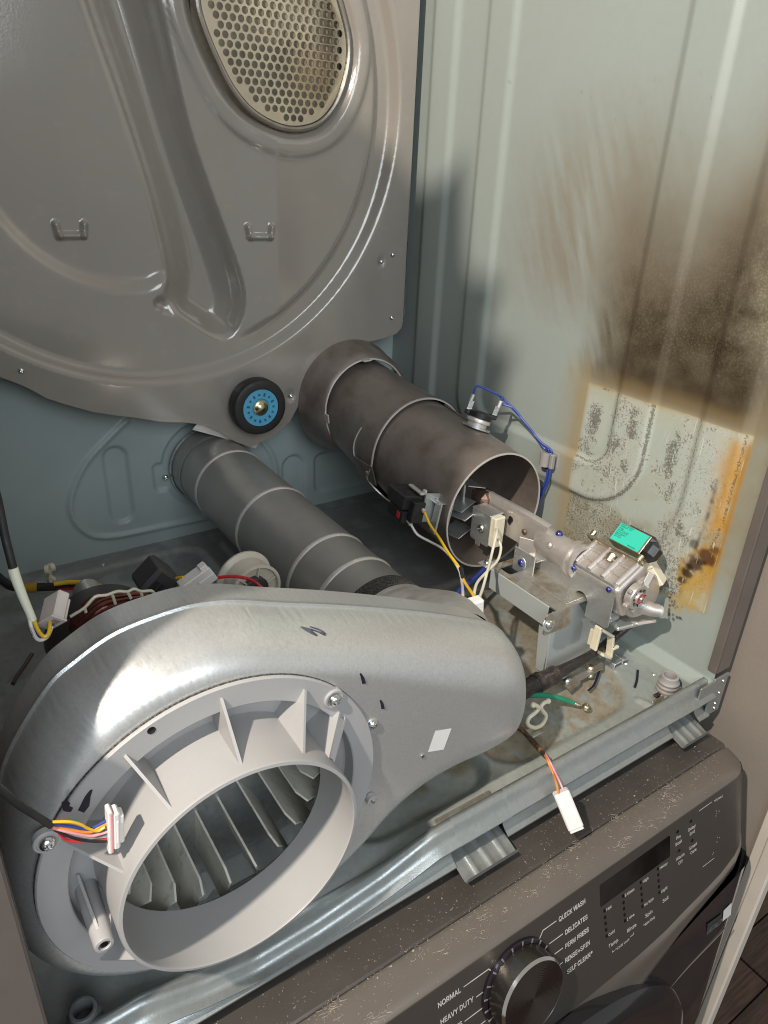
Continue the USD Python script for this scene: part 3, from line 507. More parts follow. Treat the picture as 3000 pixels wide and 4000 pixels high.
# limit thermostat on the tube with blue wires
ct = tube_axis(.339); dn = nrm(A([.36, 0, .93])); b0 = ct + dn * .0735
th = thing('limit_thermostat', 'round black limit thermostat with two blade terminals on top of the burner tube', 'thermostat', b0)
obj(th, 'metal_cup', lathe([(.0125, -.001), (.0125, .006), (.0155, .007), (.0155, .0105), (.0145, .012), (1e-5, .012)], b0, dn, 36), edge_metal); obj(th, 'mounting_flange', lathe([(.019, -.001), (.019, .001), (.012, .0015)], b0, dn, 30), galv)
obj(th, 'black_body', lathe([(.0165, .0122), (.0165, .0185), (.0145, .020), (1e-5, .020)], b0, dn, 30), black_p)
tu = nrm(np.cross(dn, (0, 1, 0))); tt = []
for s, nm in ((-1, 0), (1, 1)):
    dirx = nrm(A([.80, -.45, -.20])); pb = b0 + dn * .019 + dirx * s * .0155
    obj(th, 'ear', rbox(pb + dn * -.002, (.010, .010, .006), A([dirx, np.cross(dn, dirx), dn]), .001), black_p)
    e = pb + dn * .011 + dirx * s * .003; obj(th, 'terminal', rbox((pb + e) / 2, (.0065, .0015, .013), A([dirx, np.cross(dn, dirx), dn]), .0003), chrome)
    obj(th, 'crimp', cyl(e, e + dn * .009, .0024, 12), edge_metal); tt.append(e + dn * .009)
bw = thing('blue_wire_pair', 'two twisted blue wires from the thermostat down to the grey wall clip', 'wire', tt[0])
cl = A([.676, .268, .186])
obj(bw, 'wire', tube([tt[0], tt[0] + dn * .006 + (.004, 0, .004), at(1935, 1537, x=.640), at(1970, 1562, x=.652), at(2020, 1615, x=.660), at(2075, 1680, x=.666), at(2122, 1748, x=.674), cl + (0, 0, .012), cl], .0015, 8), w_blu)
obj(bw, 'wire', tube([tt[1], tt[1] + dn * .005, at(1960, 1577, x=.648), at(2005, 1595, x=.657), at(2050, 1650, x=.664), at(2108, 1722, x=.670), cl + (.001, -.003, .012), cl + (0, -.003, 0)], .0015, 8), w_blu)
for o in (0, .0035): obj(bw, 'wire', tube([cl + (0, -o, 0), cl + (.001, -o, -.016), at(2148, 1835, x=.676) + (0, o, 0), at(2140, 1880, x=.676) + (0, o, 0), at(2105, 1960, x=.675) + (0, o, 0), at(2070, 2060, x=.672), at(2030, 2120, x=.66)], .0015, 8), w_blu)
gc_ = thing('wire_clip', 'grey plastic wire clip holding the blue wires on the teal wall', 'clip', cl)
obj(gc_, 'clip_base', rbox(cl + (.0065, 0, 0), (.003, .026, .020), bev=.001), grom_grey); obj(gc_, 'clip_body', lathe([(.0075, -.009), (.0075, .009), (.0055, .009), (.0055, -.009), (.0075, -.009)], cl + (-.001, .002, 0), (0, 0, 1), 24, .5, 5.8), grom_grey); obj(gc_, 'latch', rbox(cl + (-.002, -.010, 0), (.006, .005, .019), bev=.001), grom_grey)

# ================================================================== flame sensor on the tube's left side
so = at(1500 + 330 * .422, 1800 + 430 * .422, x=.502); fs = thing('flame_sensor', 'black boxy flame sensor with a red mark on the left side of the burner tube', 'sensor', so)
ua, va, wa = nrm((1, -.12, -.18)), None, None; va = nrm(np.cross((0, 0, 1), ua)); wa = np.cross(ua, va); AX = A([ua, va, wa])
def S(a, b, c_): return so + ua * a + va * b + wa * c_
obj(fs, 'upper_case', rbox(S(-.016, .012, .008), (.026, .040, .018), AX, .0015), black_p); obj(fs, 'lower_case', rbox(S(-.014, .010, -.010), (.024, .036, .015), AX, .0015), black_p)
obj(fs, 'case_ledge', rbox(S(-.012, -.012, .000), (.016, .012, .026), AX, .001), black_p); obj(fs, 'red_mark', rbox(S(-.0262, .002, -.010), (.0006, .007, .008), AX, .0001), w_red)
obj(fs, 'top_clip', cat(rbox(S(-.006, .006, .020), (.006, .030, .003), AX, .0008), rbox(S(-.002, -.006, .022), (.004, .006, .006), AX, .001)), edge_metal)
bkt = obj(fs, 'bracket', cat(rbox(S(.008, -.010, .004), (.022, .003, .036), AX, .0006), rbox(S(.016, -.014, .014), (.020, .020, .0018), AX, .0006), rbox(S(.026, -.018, .004), (.0018, .020, .042), AX, .0006), rbox(S(.012, -.020, -.004), (.003, .012, .04), AX, .0006)), galv)
screw(bkt, S(.0245, -.016, .021), nrm((-.6, -.5, .5)), .0055); obj(fs, 'wing_tab', rbox(S(.030, -.010, .028), (.012, .004, .016), AX, .001), galv)
y0, w0 = S(-.006, -.020, .003), S(-.016, -.014, -.016)
for q, n in ((y0, 'terminal'), (w0, 'terminal')): obj(fs, n, cyl(q + (0, .008, .004), q, .0026, 12), edge_metal)
def wire(name, label, mat, P, r=.0022, cat_='wire', group=None, n=8, label_on=True):
    t = thing(name, label, cat_, P[0], group); obj(t, 'insulation', tube(P, r, n), mat); return t
hb = at(1500 + 710 * .422, 1800 + 1010 * .422, y=.20)
he = at(1500 + 740 * .422, 1800 + 1110 * .422, y=.18)
wire('yellow_wire', 'bright yellow wire from the flame sensor through a black sleeve down behind the blower', w_yel, [y0, at(1680, 2050, y=.268), at(1715, 2100, y=.25), at(1752, 2160, y=.23), hb, he, at(1848, 2324, y=.145), at(1874, 2372, y=.125), at(1882, 2430, y=.105), at(1885, 2470, y=.085)], .0016)
wire('white_wire', 'white wire from the lower terminal of the flame sensor joining the yellow wire', w_wht, [w0, at(1631, 2088, y=.28), at(1680, 2116, y=.265), at(1727, 2142, y=.245), at(1765, 2180, y=.225), hb + (-.002, 0, 0), he + (-.003, 0, 0), at(1808, 2328, y=.13), at(1800, 2400, y=.12), at(1795, 2440, y=.11)], .0015)
bs = thing('heat_shrink_sleeve', 'short black sleeve binding the yellow and white wires together', 'sleeve', hb); obj(bs, 'sleeve', tube([hb + (0, 0, .002), hb * .5 + he * .5, he + (.0, 0, -.002)], [.0026, .0022, .0028], 12), black_p)

# ================================================================== gas burner
bx = .600
gb = thing('gas_burner', 'grey flat gas burner with an oval air opening reaching into the brown tube', 'burner', (bx, .17, .12))
obj(gb, 'mixing_tube', lathe([(.0155, .0), (.0165, .004), (.0165, .030), (.0155, .040), (.013, .050), (.009, .056)], (bx, .140, .128), (0, 1, 0), 36), cast, 50)
obj(gb, 'air_opening', lathe([(.0168, -.011), (.0168, .011)], (bx, .158, .128), (0, 1, 0), 14, 2.7, 3.9), black_p)  # black patch paints the shade of the oval opening; tube is uncut
a_ = [(.0168 + .0004, 0)]
pl = rrect(.180, .111, .288, .145, .004).difference(Point(.238, .134).buffer(.0045).union(Point(.240, .130).buffer(.0042)))
fb = obj(gb, 'flat_burner', extr(pl, (bx - .006, 0, 0), (0, 1, 0), (0, 0, 1), .0016), cast, 30)
obj(gb, 'flat_burner', extr(pl, (bx + .006, 0, 0), (0, 1, 0), (0, 0, 1), .0016), cast, 30); obj(fb, 'top_lip', tube([(bx, .180, .145), (bx, .22, .1462), (bx, .29, .1455)], .0062, 10), cast)
obj(gb, 'flame_spreader', cat(rbox((bx - .002, .292, .140), (.026, .03, .022), bev=.006)), copper); obj(gb, 'spreader_wing', rbox((bx - .016, .315, .158), (.030, .05, .0018), A([nrm((1, 0, -.3)), (0, 1, 0), nrm((.3, 0, 1))])), galv)
obj(gb, 'spreader_post', rbox((bx - .028, .302, .142), (.003, .006, .04)), galv)
screw(gb, (bx + .001, .168, .1445), (0, 0, 1), .0042, .0055, blue_scr); screw(gb, (bx - .0155, .165, .137), nrm((-1, 0, .4)), .0036, .003, cast)
screw(gb, (bx - .0078, .212, .130), (-1, 0, 0), .0036, .003, copper)
obj(gb, 'spacer_clip', cat(rbox((bx - .012, .197, .118), (.0014, .026, .02), A([nrm((1, .5, 0)), nrm((-.5, 1, 0)), (0, 0, 1)])), rbox((bx - .012, .187, .108), (.012, .018, .0014))), cast)
mt = obj(gb, 'mounting_tab', rbox((.575, .190, .104), (.0016, .033, .030), bev=.0006), galv); screw(mt, (.5738, .193, .103), (-1, 0, 0), .0045, .0036, blue_scr, True)
ig = thing('igniter', 'galvanised igniter bracket with a cream ceramic block on the flat burner', 'igniter', (.572, .262, .12))
ip = rrect(.247, .098, .280, .140, .003).union(sbox(.262, .093, .270, .10))
bk2 = obj(ig, 'bracket_plate', extr(ip, (.5705, 0, 0), (0, 1, 0), (0, 0, 1), .0015), galv, 30); screw(bk2, (.5688, .2605, .119), (-1, 0, 0), .0052)
obj(ig, 'top_bend', rbox((.580, .2635, .1395), (.021, .033, .0016)), galv); obj(ig, 'ceramic_block', rbox((.580, .2445, .119), (.016, .010, .040), bev=.0015), cream)
for z_, o in ((.136, .300), (.128, .292), (.100, .300)): obj(ig, 'guide_finger', rbox((.566, o, z_), (.030, .028, .0015), A([nrm((1, .25, .2)), nrm((-.25, 1, 0)), nrm((-.2, 0, 1))])), galv)
wi = [wire('igniter_lead', 'cream igniter lead curving down from the ceramic block, front one' if k == 0 else 'cream igniter lead looping wide to the right below the ceramic block', w_crm, P, .00155) for k, P in enumerate((
    [A([.577, .241, .126]), at(1939, 2086, y=.225), at(1922, 2159, y=.21), at(1908, 2215, y=.19), at(1888, 2290, y=.165), at(1868, 2350, y=.14), at(1866, 2372, y=.13)],
    [A([.579, .240, .112]), at(1947, 2112, y=.225), at(1957, 2140, y=.215), at(1943, 2190, y=.20), at(1900, 2235, y=.185), at(1862, 2280, y=.165), at(1850, 2340, y=.14), at(1850, 2370, y=.13)]))]
wc = at(1850, 2395, y=.125); pc_ = thing('white_plug', 'translucent white plug joining the cream igniter leads behind the blower', 'connector', wc)
obj(pc_, 'plug_body', rbox(wc, (.018, .012, .034), A([nrm((1, -.2, .1)), nrm((.2, 1, 0)), nrm((-.1, 0, 1))]), .002), white_p); obj(pc_, 'plug_flange', rbox(wc + (-.002, 0, -.016), (.025, .016, .006), bev=.002), white_p)
wire('blue_harness_wire', 'dark blue wire pair passing low under the burner tube behind the blower', w_blu, [at(1890, 2225, y=.26), at(1850, 2262, y=.25), at(1800, 2300, y=.23), at(1775, 2340, y=.21), at(1766, 2372, y=.19), at(1758, 2400, y=.17)], .003)

# valve stand
vs = thing('valve_stand', 'grey stand of a shelf and an upright plate carrying the gas valve', 'bracket', (.59, .15, .0))
up = Polygon([(.5585, .0015), (.5555, .091), (.592, .091), (.596, .080), (.612, .06), (.632, .048), (.636, .0015)])
u_ = obj(vs, 'upright_plate', extr(up, (0, .1215, 0), (1, 0, 0), (0, 0, 1), .0018), grey_plate, 30); obj(u_, 'side_fold', extr(Polygon([(.1215, .0015), (.1215, .090), (.140, .090), (.132, .0015)]), (.5555, 0, 0), (0, 1, 0), (0, 0, 1), .0016), grey_plate, 30)
shp = rrect(.546, .108, .598, .215, .002).difference(rrect(.553, .188, .585, .206, .004))
sh = obj(vs, 'shelf', extr(shp, (0, 0, .094), (1, 0, 0), (0, 1, 0), .0018), rusty, 30)
obj(vs, 'shelf_apron', rbox((.5455, .165, .082), (.0018, .092, .026), bev=.0006), grey_plate); obj(sh, 'embossed_strip', rbox((.571, .155, .0964), (.014, .045, .0012), bev=.0005), rusty)
obj(sh, 'raised_step', rbox((.578, .122, .0966), (.03, .022, .0016), bev=.0007), rusty)
lt = obj(vs, 'lug', extr(rrect(0, 0, .040, .026, .004), (.528, .1075, .071), (1, 0, 0), (0, 0, 1), .0016), rusty, 30); screw(lt, (.5335, .1055, .0845), nrm((0, -1, .2)), .0052, None, None, True)
obj(vs, 'side_wall', rbox((.592, .170, .108), (.0018, .085, .026), bev=.0006), galv); screw(vs, at(2000 + 775 * .422, 1900 + 1215 * .422, y=.1185), (0, -1, 0), .0048, None, None, True)
obj(vs, 'rear_lug', rbox((.548, .222, .095), (.016, .014, .0016)), galv); screw(vs, (.548, .221, .097), (0, 0, 1), .0045)
pass
for k in range(3): obj(u_, 'vent_slot', rbox((.5645 + k * .007, .1190, .0865), (.0028, .0012, .008 if k < 2 else .004), bev=.0005), led_m)  # near-black bars stand in for shade inside the slots; none are cut

# ================================================================== gas valve
gv_ = thing('gas_valve', 'cast alloy gas valve with a green labelled coil held on a notched plate', 'gas valve', (.61, .10, .11))
bpl = rrect(.075, .076, .135, .1295, .005).difference(sbox(.106, .06, .1245, .092).union(Point(.1152, .092).buffer(.0095))).difference(sbox(.124, .06, .14, .085))
pp = obj(gv_, 'notched_plate', extr(bpl, (.590, 0, 0), (0, 1, 0), (0, 0, 1), .0018), galv, 30)
for q in ((.1295, .1245), (.0815, .1235)): screw(pp, (.588, q[0], q[1]), (-1, 0, 0), .0031, .0034, blue_scr)
rd = nrm((.88, 0, .475)); rn = nrm((-.475, 0, .88)); RX = A([rd, (0, 1, 0), rn])
obj(gv_, 'cast_body', ballhull(A([.6185, .105, .1165]), (.046, .068, .046), RX, .005), cast, 50)
obj(gv_, 'cast_bowl', cyl((.633, .126, .107), (.633, .066, .107), .0265, 36, .005), cast, 50)
for k, y in enumerate((.077, .0955, .114, .133)): obj(gv_, 'cast_rib', cyl((.5925, y, .1295), (.6215, y, .1455), .0038, 16), cast, 50)
for k in range(2): obj(gv_, 'cross_rib', ballhull(A([.601 + .0115 * k, .105, .1352 + .0063 * k]), (.0022, .060, .004), RX, .001), cast)
obj(gv_, 'pillar_boss', cyl((.6095, .1045, .139), (.6165, .1045, .1465), .0048, 18), brass)
rg = obj(gv_, 'outlet_ring', lathe([(.016, -.006), (.0205, -.005), (.0205, -.001), (.018, .0005), (.0185, .003), (.0205, .004), (.0205, .008), (.0165, .010)], (.603, .137, .126), (0, 1, 0), 40), cast, 40)
cap_c = A([.612, .0645, .117]); rc = obj(gv_, 'regulator', lathe([(.0145, .004), (.0145, -.002), (.0135, -.004), (.0105, -.0045), (.0095, -.003), (.0075, -.003), (.0062, -.006), (1e-5, -.0065)], cap_c, (0, 1, 0), 36), cast, 35)
obj(rc, 'red_seal', lathe([(.0042, -.0068), (.0056, -.0068)], cap_c, (0, 1, 0), 20), w_red, False); screw(rc, cap_c + (0, -.0068, 0), (0, -1, 0), .0030, .0024)
for a in np.arange(6) / 6 * 6.28 + .4: obj(rc, 'boss', cyl(cap_c + (math.cos(a) * .0165, .002, math.sin(a) * .0165), cap_c + (math.cos(a) * .0165, -.003, math.sin(a) * .0165), .0024, 10), cast)
obj(rc, 'spokes', cat(*[rbox(cap_c + (math.cos(a) * .0085, -.0036, math.sin(a) * .0085), (.005, .0022, .0012), A([(math.cos(a), 0, math.sin(a)), (0, 1, 0), (-math.sin(a), 0, math.cos(a))])) for a in np.arange(8) / 8 * 6.28]), black_p)
obj(gv_, 'body_tag', rbox((.628, .0655, .131), (.012, .0008, .017), A([nrm((1, 0, -.5)), (0, 1, 0), nrm((.5, 0, 1))])), paper)
obj(gv_, 'inlet_arm', tube([(.622, .075, .102), (.632, .066, .097), (.639, .059, .0945), (.644, .055, .094)], [.0095, .0085, .0075, .007], 18), cast, 50)
obj(gv_, 'inlet_boss', cyl((.641, .057, .0942), (.6475, .052, .0935), .0062, 20, .002), edge_metal, 50)
cu, cv, cw = A([.7071, 0, .7071]), A([0, 1., 0]), A([-.7071, 0, .7071]); CX = A([cu, cv, cw]); lo = A([.6350, .1025, .1625])
obj(gv_, 'coil_plate', rbox((.6225, .108, .147), (.003, .070, .020), CX, .001), brass)
for y in (.076, .139): obj(gv_, 'plate_screw', cyl(A([.6205, y, .152]) - cu * .004, A([.6205, y, .152]) + cu * .006, .003, 12), brass)
obj(gv_, 'coil_frame', cat(rbox(lo - cw * .0012, (.0235, .041, .002), CX, .0006), rbox(lo - cw * .012 + cv * .0195, (.0235, .0018, .022), CX, .0005), rbox(lo - cw * .012 - cu * .011, (.0018, .041, .022), CX, .0005)), brass)
obj(gv_, 'coil', cat(rbox(lo - cw * .0125 - cv * .012, (.0225, .040, .021), CX, .006), rbox(lo - cw * .0125 - cv * .004 + cu * .003, (.024, .040, .018), CX, .004)), black_p)
lb = obj(gv_, 'coil_label', rbox(lo + cw * .0002, (.0215, .0365, .0004), CX, .0001), label_grn, label='bright green printed label')
for k, (t, h, a, b) in enumerate((('DC62-00201A', .0016, -.0165, -.0088), ('25M01A-747', .0016, -.0165, -.0066), ('Vlvgn', .0016, -.0165, -.0042), ('Nat 90V 15.2 ohm', .0012, -.0165, -.0022), ('LP Gas 1/2 PSIG', .0012, -.0165, -.0002), ('Made in Mexico', .0012, -.0165, .0018), ('MFD. LINE', .0012, -.0165, .0038), ('SA1 SOLVE', .0012, -.0165, .0058), ('DNG2048', .0015, .004, .0094))):
    m = meshkit.text_mesh(t, h, .0001); q = A(m.vertices); ty, tx = -cu, -cv
    # text lines read along the coil's long side, from the rear towards the front
    o = lo + cw * .0005 + (-cv) * (a) + cu * (-b)
    s_ = 1.0; obj(lb, 'printed_line', (o + q[:, :1] * s_ * (-cv) + q[:, 1:2] * cu + q[:, 2:] * cw, A(m.faces)), M('label_ink', (.02, .08, .07), .5) if k == 0 else '/World/Looks/label_ink', False)
wp_ = thing('coil_plug', 'cream ribbed plug pushed into the gas valve coil', 'connector', (.664, .080, .13))
wq = at(2000 + 1320 * .422, 1900 + 800 * .422, x=.657); PX_ = A([nrm((.3, -.6, -.75)), nrm((.9, .1, .3)), None if False else (0, 0, 1)]); pa = nrm((.25, -.62, -.74)); pb_ = nrm(np.cross(pa, (0, 0, 1))); pc2 = np.cross(pa, pb_); PA = A([pa, pb_, pc2])
obj(wp_, 'plug_body', rbox(wq, (.028, .016, .010), PA, .001), cream); obj(wp_, 'plug_head', rbox(wq - pa * .013, (.010, .020, .012), PA, .001), cream)
for k in (-1, 0, 1): obj(wp_, 'rib', rbox(wq + pa * .006 + pb_ * k * .005 + pc2 * .005, (.020, .0018, .003), PA, .0004), cream)
tg = thing('support_arm', 'pale cast tab below the gas valve pointing at the scorched wall', 'bracket', (.64, .07, .07))
obj(tg, 'arm', cat(rbox((.628, .082, .070), (.034, .024, .005), A([nrm((1, -.25, .05)), nrm((.25, 1, 0)), nrm((-.05, 0, 1))]), .0025), rbox((.612, .094, .078), (.02, .022, .012), bev=.004)), galv); obj(tg, 'tab', rbox((.643, .0715, .0725), (.026, .019, .0035), A([nrm((1, -.3, .0)), nrm((.3, 1, -.25)), nrm((0, .25, 1))]), .0012), edge_metal)

# ================================================================== wiring on the pan
hp = [at(2010, 2740, z=.022), at(2040, 2700, z=.022), at(2100, 2668, z=.022), at(2160, 2640, z=.021), at(2200, 2617, z=.021), at(2270, 2580, z=.024), at(2330, 2545, z=.026), at(2385, 2502, z=.030), at(2440, 2455, z=.040), at(2500, 2405, z=.055), at(2545, 2330, z=.075)]
hn = thing('wrapped_harness', 'thick black taped wiring harness running from the blower up past the gas valve', 'cable', hp[0])
obj(hn, 'taped_cable', tube(hp, [.007, .0092, .0104, .0096, .0066, .0054, .0052, .0052, .0050, .0044, .0036], 14), tape)
for k, i in enumerate((1, 2, 3)): obj(hn, 'tape_turn', tube([hp[i] + (-.003, 0, 0), hp[i] + (.004, 0, .001)], [.0096, .0109, .0100][i - 1], 14), tape)
cp = thing('harness_clip', 'cream plastic loop clip around the taped harness beside the grey plate', 'clip', (.625, .088, .04))
yc = .088; cpt = [at(2000 + a * .3617, 2400 + b * .3617, y=yc) for a, b in ((880, 365), (935, 145), (1070, 225), (1062, 335), (1045, 455), (960, 425))]
obj(cp, 'loop', cat(*[rbox((cpt[i] + cpt[i + 1]) / 2, (np.linalg.norm(cpt[i + 1] - cpt[i]) + .003, .009, .0034), A([nrm(cpt[i + 1] - cpt[i]), (0, 1, 0), np.cross(nrm(cpt[i + 1] - cpt[i]), (0, 1, 0))]), .0008) for i in range(5)]), cream, 30)
obj(cp, 'latch_stub', rbox((cpt[3] + cpt[4]) / 2 + (.003, -.004, .006), (.010, .004, .0035), bev=.0008), cream)
q0, q1 = at(2000 + 880 * .3617, 2400 + 160 * .3617, y=.097), at(2000 + 840 * .3617, 2400 + 325 * .3617, y=.097); obj(cp, 'back_leg', rbox((q0 + q1) / 2, (np.linalg.norm(q1 - q0), .006, .004), A([nrm(q1 - q0), (0, 1, 0), np.cross(nrm(q1 - q0), (0, 1, 0))]), .0008), cream)
gs = at(2000 + 800 * .3617, 2400 + 1008 * .3617, z=.002); gw = thing('ground_wire', 'green ground wire ending in a ring terminal under a brass screw', 'wire', gs)
obj(gw, 'insulation', tube([at(2020, 2722, z=.016), at(2080, 2716, z=.018), at(2130, 2716, z=.017), at(2190, 2728, z=.013), at(2225, 2740, z=.008), at(2243, 2747, z=.006)], [.0024, .003, .003, .0027, .0025, .0023], 10), w_grn)
obj(gw, 'ring_terminal', cat(cyl(at(2240, 2746, z=.006), at(2262, 2754, z=.004), .002, 12), lathe([(.0025, .001), (.0048, .001), (.0048, -.0005)], gs, (0, 0, 1), 24)), brass); screw(gw, gs + (0, 0, .001), (0, 0, 1), .0042, .004, brass)
tc0 = at(2090, 2845, z=.004); tcl = thing('twist_clip', 'cream twist clip of two curled arms with ball ends standing on the pan', 'clip', tc0)
ex, ez = nrm((.96, -.2, .0)), A([0, 0, 1])
def T(a, b): return at(2000 + a * .3617, 2400 + b * .3617, y=tc0[1] - .002)
obj(tcl, 'left_arm', tube([T(250, 1225), T(190, 1205), T(165, 1165), T(190, 1110), T(250, 1060), T(285, 1015), T(265, 985), T(235, 980)], .0021, 10), cream); obj(tcl, 'right_arm', tube([T(250, 1225), T(310, 1200), T(350, 1150), T(365, 1090), T(330, 1040), T(312, 1000), T(340, 960), T(385, 938)], .0021, 10), cream)
for q in (T(228, 978), T(390, 936)): s_ = trimesh.creation.icosphere(2, .0029); obj(tcl, 'ball_end', (A(s_.vertices) + q, A(s_.faces)), cream, True)
obj(tcl, 'foot', rbox(at(2000 + 245 * .3617, 2400 + 1265 * .3617, z=.003), (.020, .012, .002), bev=.0008), rusty)
os_ = thing('two_wire_lead', 'singed black lead with orange and pink wires hanging over the front rail', 'wire', (.45, .03, .0))
obj(os_, 'singed_sleeve', tube([at(1995, 2822, z=.012), at(2043, 2856, z=.012), at(2080, 2896, z=.011), at(2110, 2930, z=.013), at(2130, 2955, z=.017)], [.0024, .0024, .0028, .0026, .0022], 10), tape_burnt)
we = at(2208, 3090, y=-.020)
obj(os_, 'orange_wire', tube([at(2126, 2945, z=.016), at(2140, 2975, z=.024), at(2160, 3020, y=.0), at(2170, 3050, y=-.010), at(2181, 3098, y=-.020)], .00095, 8), w_ora); obj(os_, 'pink_wire', tube([at(2130, 2943, z=.017), at(2148, 2975, z=.024), at(2165, 3010, y=.0), at(2182, 3045, y=-.010), at(2203, 3092, y=-.020)], .00095, 8), w_pnk)
hc = thing('hanging_connector', 'white block connector hanging over the rail at the orange and pink wires', 'connector', we)
kd = depth(at(2192, 3095, y=-.020)); k0, k1, k2, k3 = [atd(*p, kd) for p in ((2163, 3107), (2221, 3083), (2284, 3221), (2229, 3250))]
hu, hv = nrm(k1 - k0), nrm(k3 - k0); hw = nrm(np.cross(hu, hv)); hv = np.cross(hw, hu); L1, L2 = np.linalg.norm(k1 - k0), np.linalg.norm((k3 + k2 - k0 - k1) / 2)
obj(hc, 'housing', rbox(k0 + hu * L1 / 2 + hv * L2 / 2 + hw * .003 * (1 if hw[1] > 0 else -1), (L1, L2, .010), A([hu, hv, hw]), .0012), white_p); obj(hc, 'end_cap', rbox(k0 + hu * L1 / 2 + hv * (L2 + .0008) + hw * .003 * (1 if hw[1] > 0 else -1), (L1 * .9, .003, .008), A([hu, hv, hw]), .0006), white_p)
def grommet(name, label, c, r, h, mat, tilt=(0, 0, 1)):
    g = thing(name, label, 'grommet', c); k = h / 5; pr = [(r * .98, 0)]
    for i in range(4): pr += [(r * (1.0 - .02 * i), k * i + k * .15), (r * (1.02 - .02 * i), k * (i + .45)), (r * (.93 - .03 * i), k * (i + .8))]
    pr += [(r * .80, h * .84), (r * .78, h * .97), (r * .72, h), (r * .58, h), (r * .53, h * .95), (r * .5, h * .5), (1e-4, h * .45)]
    obj(g, 'bellows', lathe(pr, c, tilt, 40), mat, 30); return g
gr = grommet('rubber_grommet', 'light grey ribbed grommet in the front right corner of the pan', A([.651, .0275, -.001]), .0118, .025, grom_grey)
obj(gr, 'tab', rbox((.637, .0285, .002), (.009, .005, .003), bev=.001), M('dark_gap', (.03, .028, .025), .5))  # near-black block standing for the dark gap beside the grommet
grommet('rubber_grommet', 'dark ribbed grommet in the front left corner under the fan shroud', A([.040, .0165, -.004]), .0110, .0225, grom_dark)

# ================================================================== exhaust duct
def ex_axis(y): return A([.367 + .036 * (.62 - y), y, .108 - .057 * (.62 - y)])
ed = thing('exhaust_duct', 'long dull grey exhaust duct with raised rings running back to the rear wall', 'duct', ex_axis(.36))
da = nrm(ex_axis(0) - ex_axis(1)); L_ = lambda y: (.632 - y) / abs(da[1])
obj(ed, 'pipe', lathe([(.052, L_(y)) for y in (.632, .5, .4, .3, .2, .165)], ex_axis(.632), da, 64), duct_metal, 60)
for y in (.548, .425, .298, .243): obj(ed, 'raised_ring', lathe([(.0518, L_(y) - .0035), (.0530, L_(y) - .0022), (.0536, L_(y)), (.0530, L_(y) + .0022), (.0518, L_(y) + .0035)], ex_axis(.632), da, 64), edge_metal, 60)
obj(ed, 'wall_collar', lathe([(.0525, L_(.600)), (.0545, L_(.605)), (.0545, L_(.632)), (.056, L_(.632))], ex_axis(.632), da, 64), duct_metal, 50); obj(ed, 'crimped_edge', lathe([(.0545, L_(.628)), (.0562, L_(.6245)), (.057, L_(.629))], ex_axis(.632), da, 40), chrome, False)
obj(ed, 'seal', lathe([(.0528, L_(.205)), (.0545, L_(.200)), (.055, L_(.185)), (.0535, L_(.178))], ex_axis(.632), da, 64), felt, 60, label='rough black felt seal band')
for p in ((.304, .100), (.43, .15)): screw(ed, (p[0], D - .004, p[1]), (0, -1, 0), .0038)

# ================================================================== blower housing
YF, YC, YR = .012, .057, .088
top_pts = [(.022, .165), (.035, .201), (.0605, .2365), (.0775, .249), (.102, .2600), (.135, .2635), (.155, .262), (.175, .257), (.204, .2455), (.243, .231), (.2865, .2135), (.336, .192), (.384, .169), (.404, .157), (.419, .141), (.430, .118), (.4345, .090), (.431, .068), (.420, .052), (.400, .044), (.37, .043), (.34, .046), (.31, .045), (.285, .037), (.262, .022), (.238, .009), (.205, -.001), (.170, -.004), (.130, -.004), (.090, .003), (.052, .024), (.025, .055), (.012, .09), (.0115, .13)]
ol = Polygon(spline(A(top_pts + top_pts[:3]), 5)[: 5 * len(top_pts)]).buffer(0)
CX0 = A([.1403, .1268])
hole = Point(CX0).buffer(.099, quad_segs=24)
def Rf(x): return .024 + .022 * sst(.18, .40, x)
ext_pts = []
for k in (.02, .06, .12, .2, .3, .4, .5, .6, .7, .8, .9, 1.0, 1.1, 1.25, 1.4, 1.6, 1.8, 2.0):
    rg_ = ol.buffer(-.024 * k); ext_pts.append(A(shapely.segmentize(rg_.exterior, .0022).coords)[:-1])
ext_pts = np.vstack(ext_pts); ext_pts = ext_pts[~shapely.contains_xy(hole.buffer(.001), ext_pts[:, 0], ext_pts[:, 1])]
P2, F2 = tri2d(ol.difference(hole), .0028, ext_pts)
def shell(q):
    d = shapely.distance(shapely.points(q), ol.exterior); R = Rf(q[:, 0]); t = np.clip(1 - d / R, 0, 1); Dp = YC - YF
    y = YF + Dp * (1 - np.sqrt(np.clip(1 - t ** 2.1, 0, 1)))
    y = y + .003 * sst(.05, .0, np.abs(q[:, 0] - .30)) * sst(.10, .06, q[:, 1]) * 0
    return np.c_[q[:, 0], y, q[:, 1]]
bl = thing('blower_housing', 'silver galvanised blower housing with a scroll shape and marker strokes', 'blower', (.2, .05, 0))
rg0 = A(shapely.segmentize(ol.exterior, .004).coords)[:-1]; rgb = A([*map(tuple, rg0)])
def off(d): return rg0 + d * np.c_[np.gradient(rg0[:, 1]), -np.gradient(rg0[:, 0])] / (np.hypot(np.gradient(rg0[:, 0]), np.gradient(rg0[:, 1]))[:, None] + 1e-9) * (1 if ol.exterior.is_ccw else -1)
def R3(d, y): o = off(d); return np.c_[o[:, 0], np.full(len(o), y), o[:, 1]]
f0 = obj(bl, 'front_shell', cat((shell(P2), F2[:, ::-1])), galv_brush, True)
obj(bl, 'crimped_seam', cat(ringstrip(R3(0, YC), R3(.0016, YC + .0012)), ringstrip(R3(.0016, YC + .0012), R3(.0016, YC + .004)), ringstrip(R3(.0016, YC + .004), R3(-.0005, YC + .006))), galv, 40)
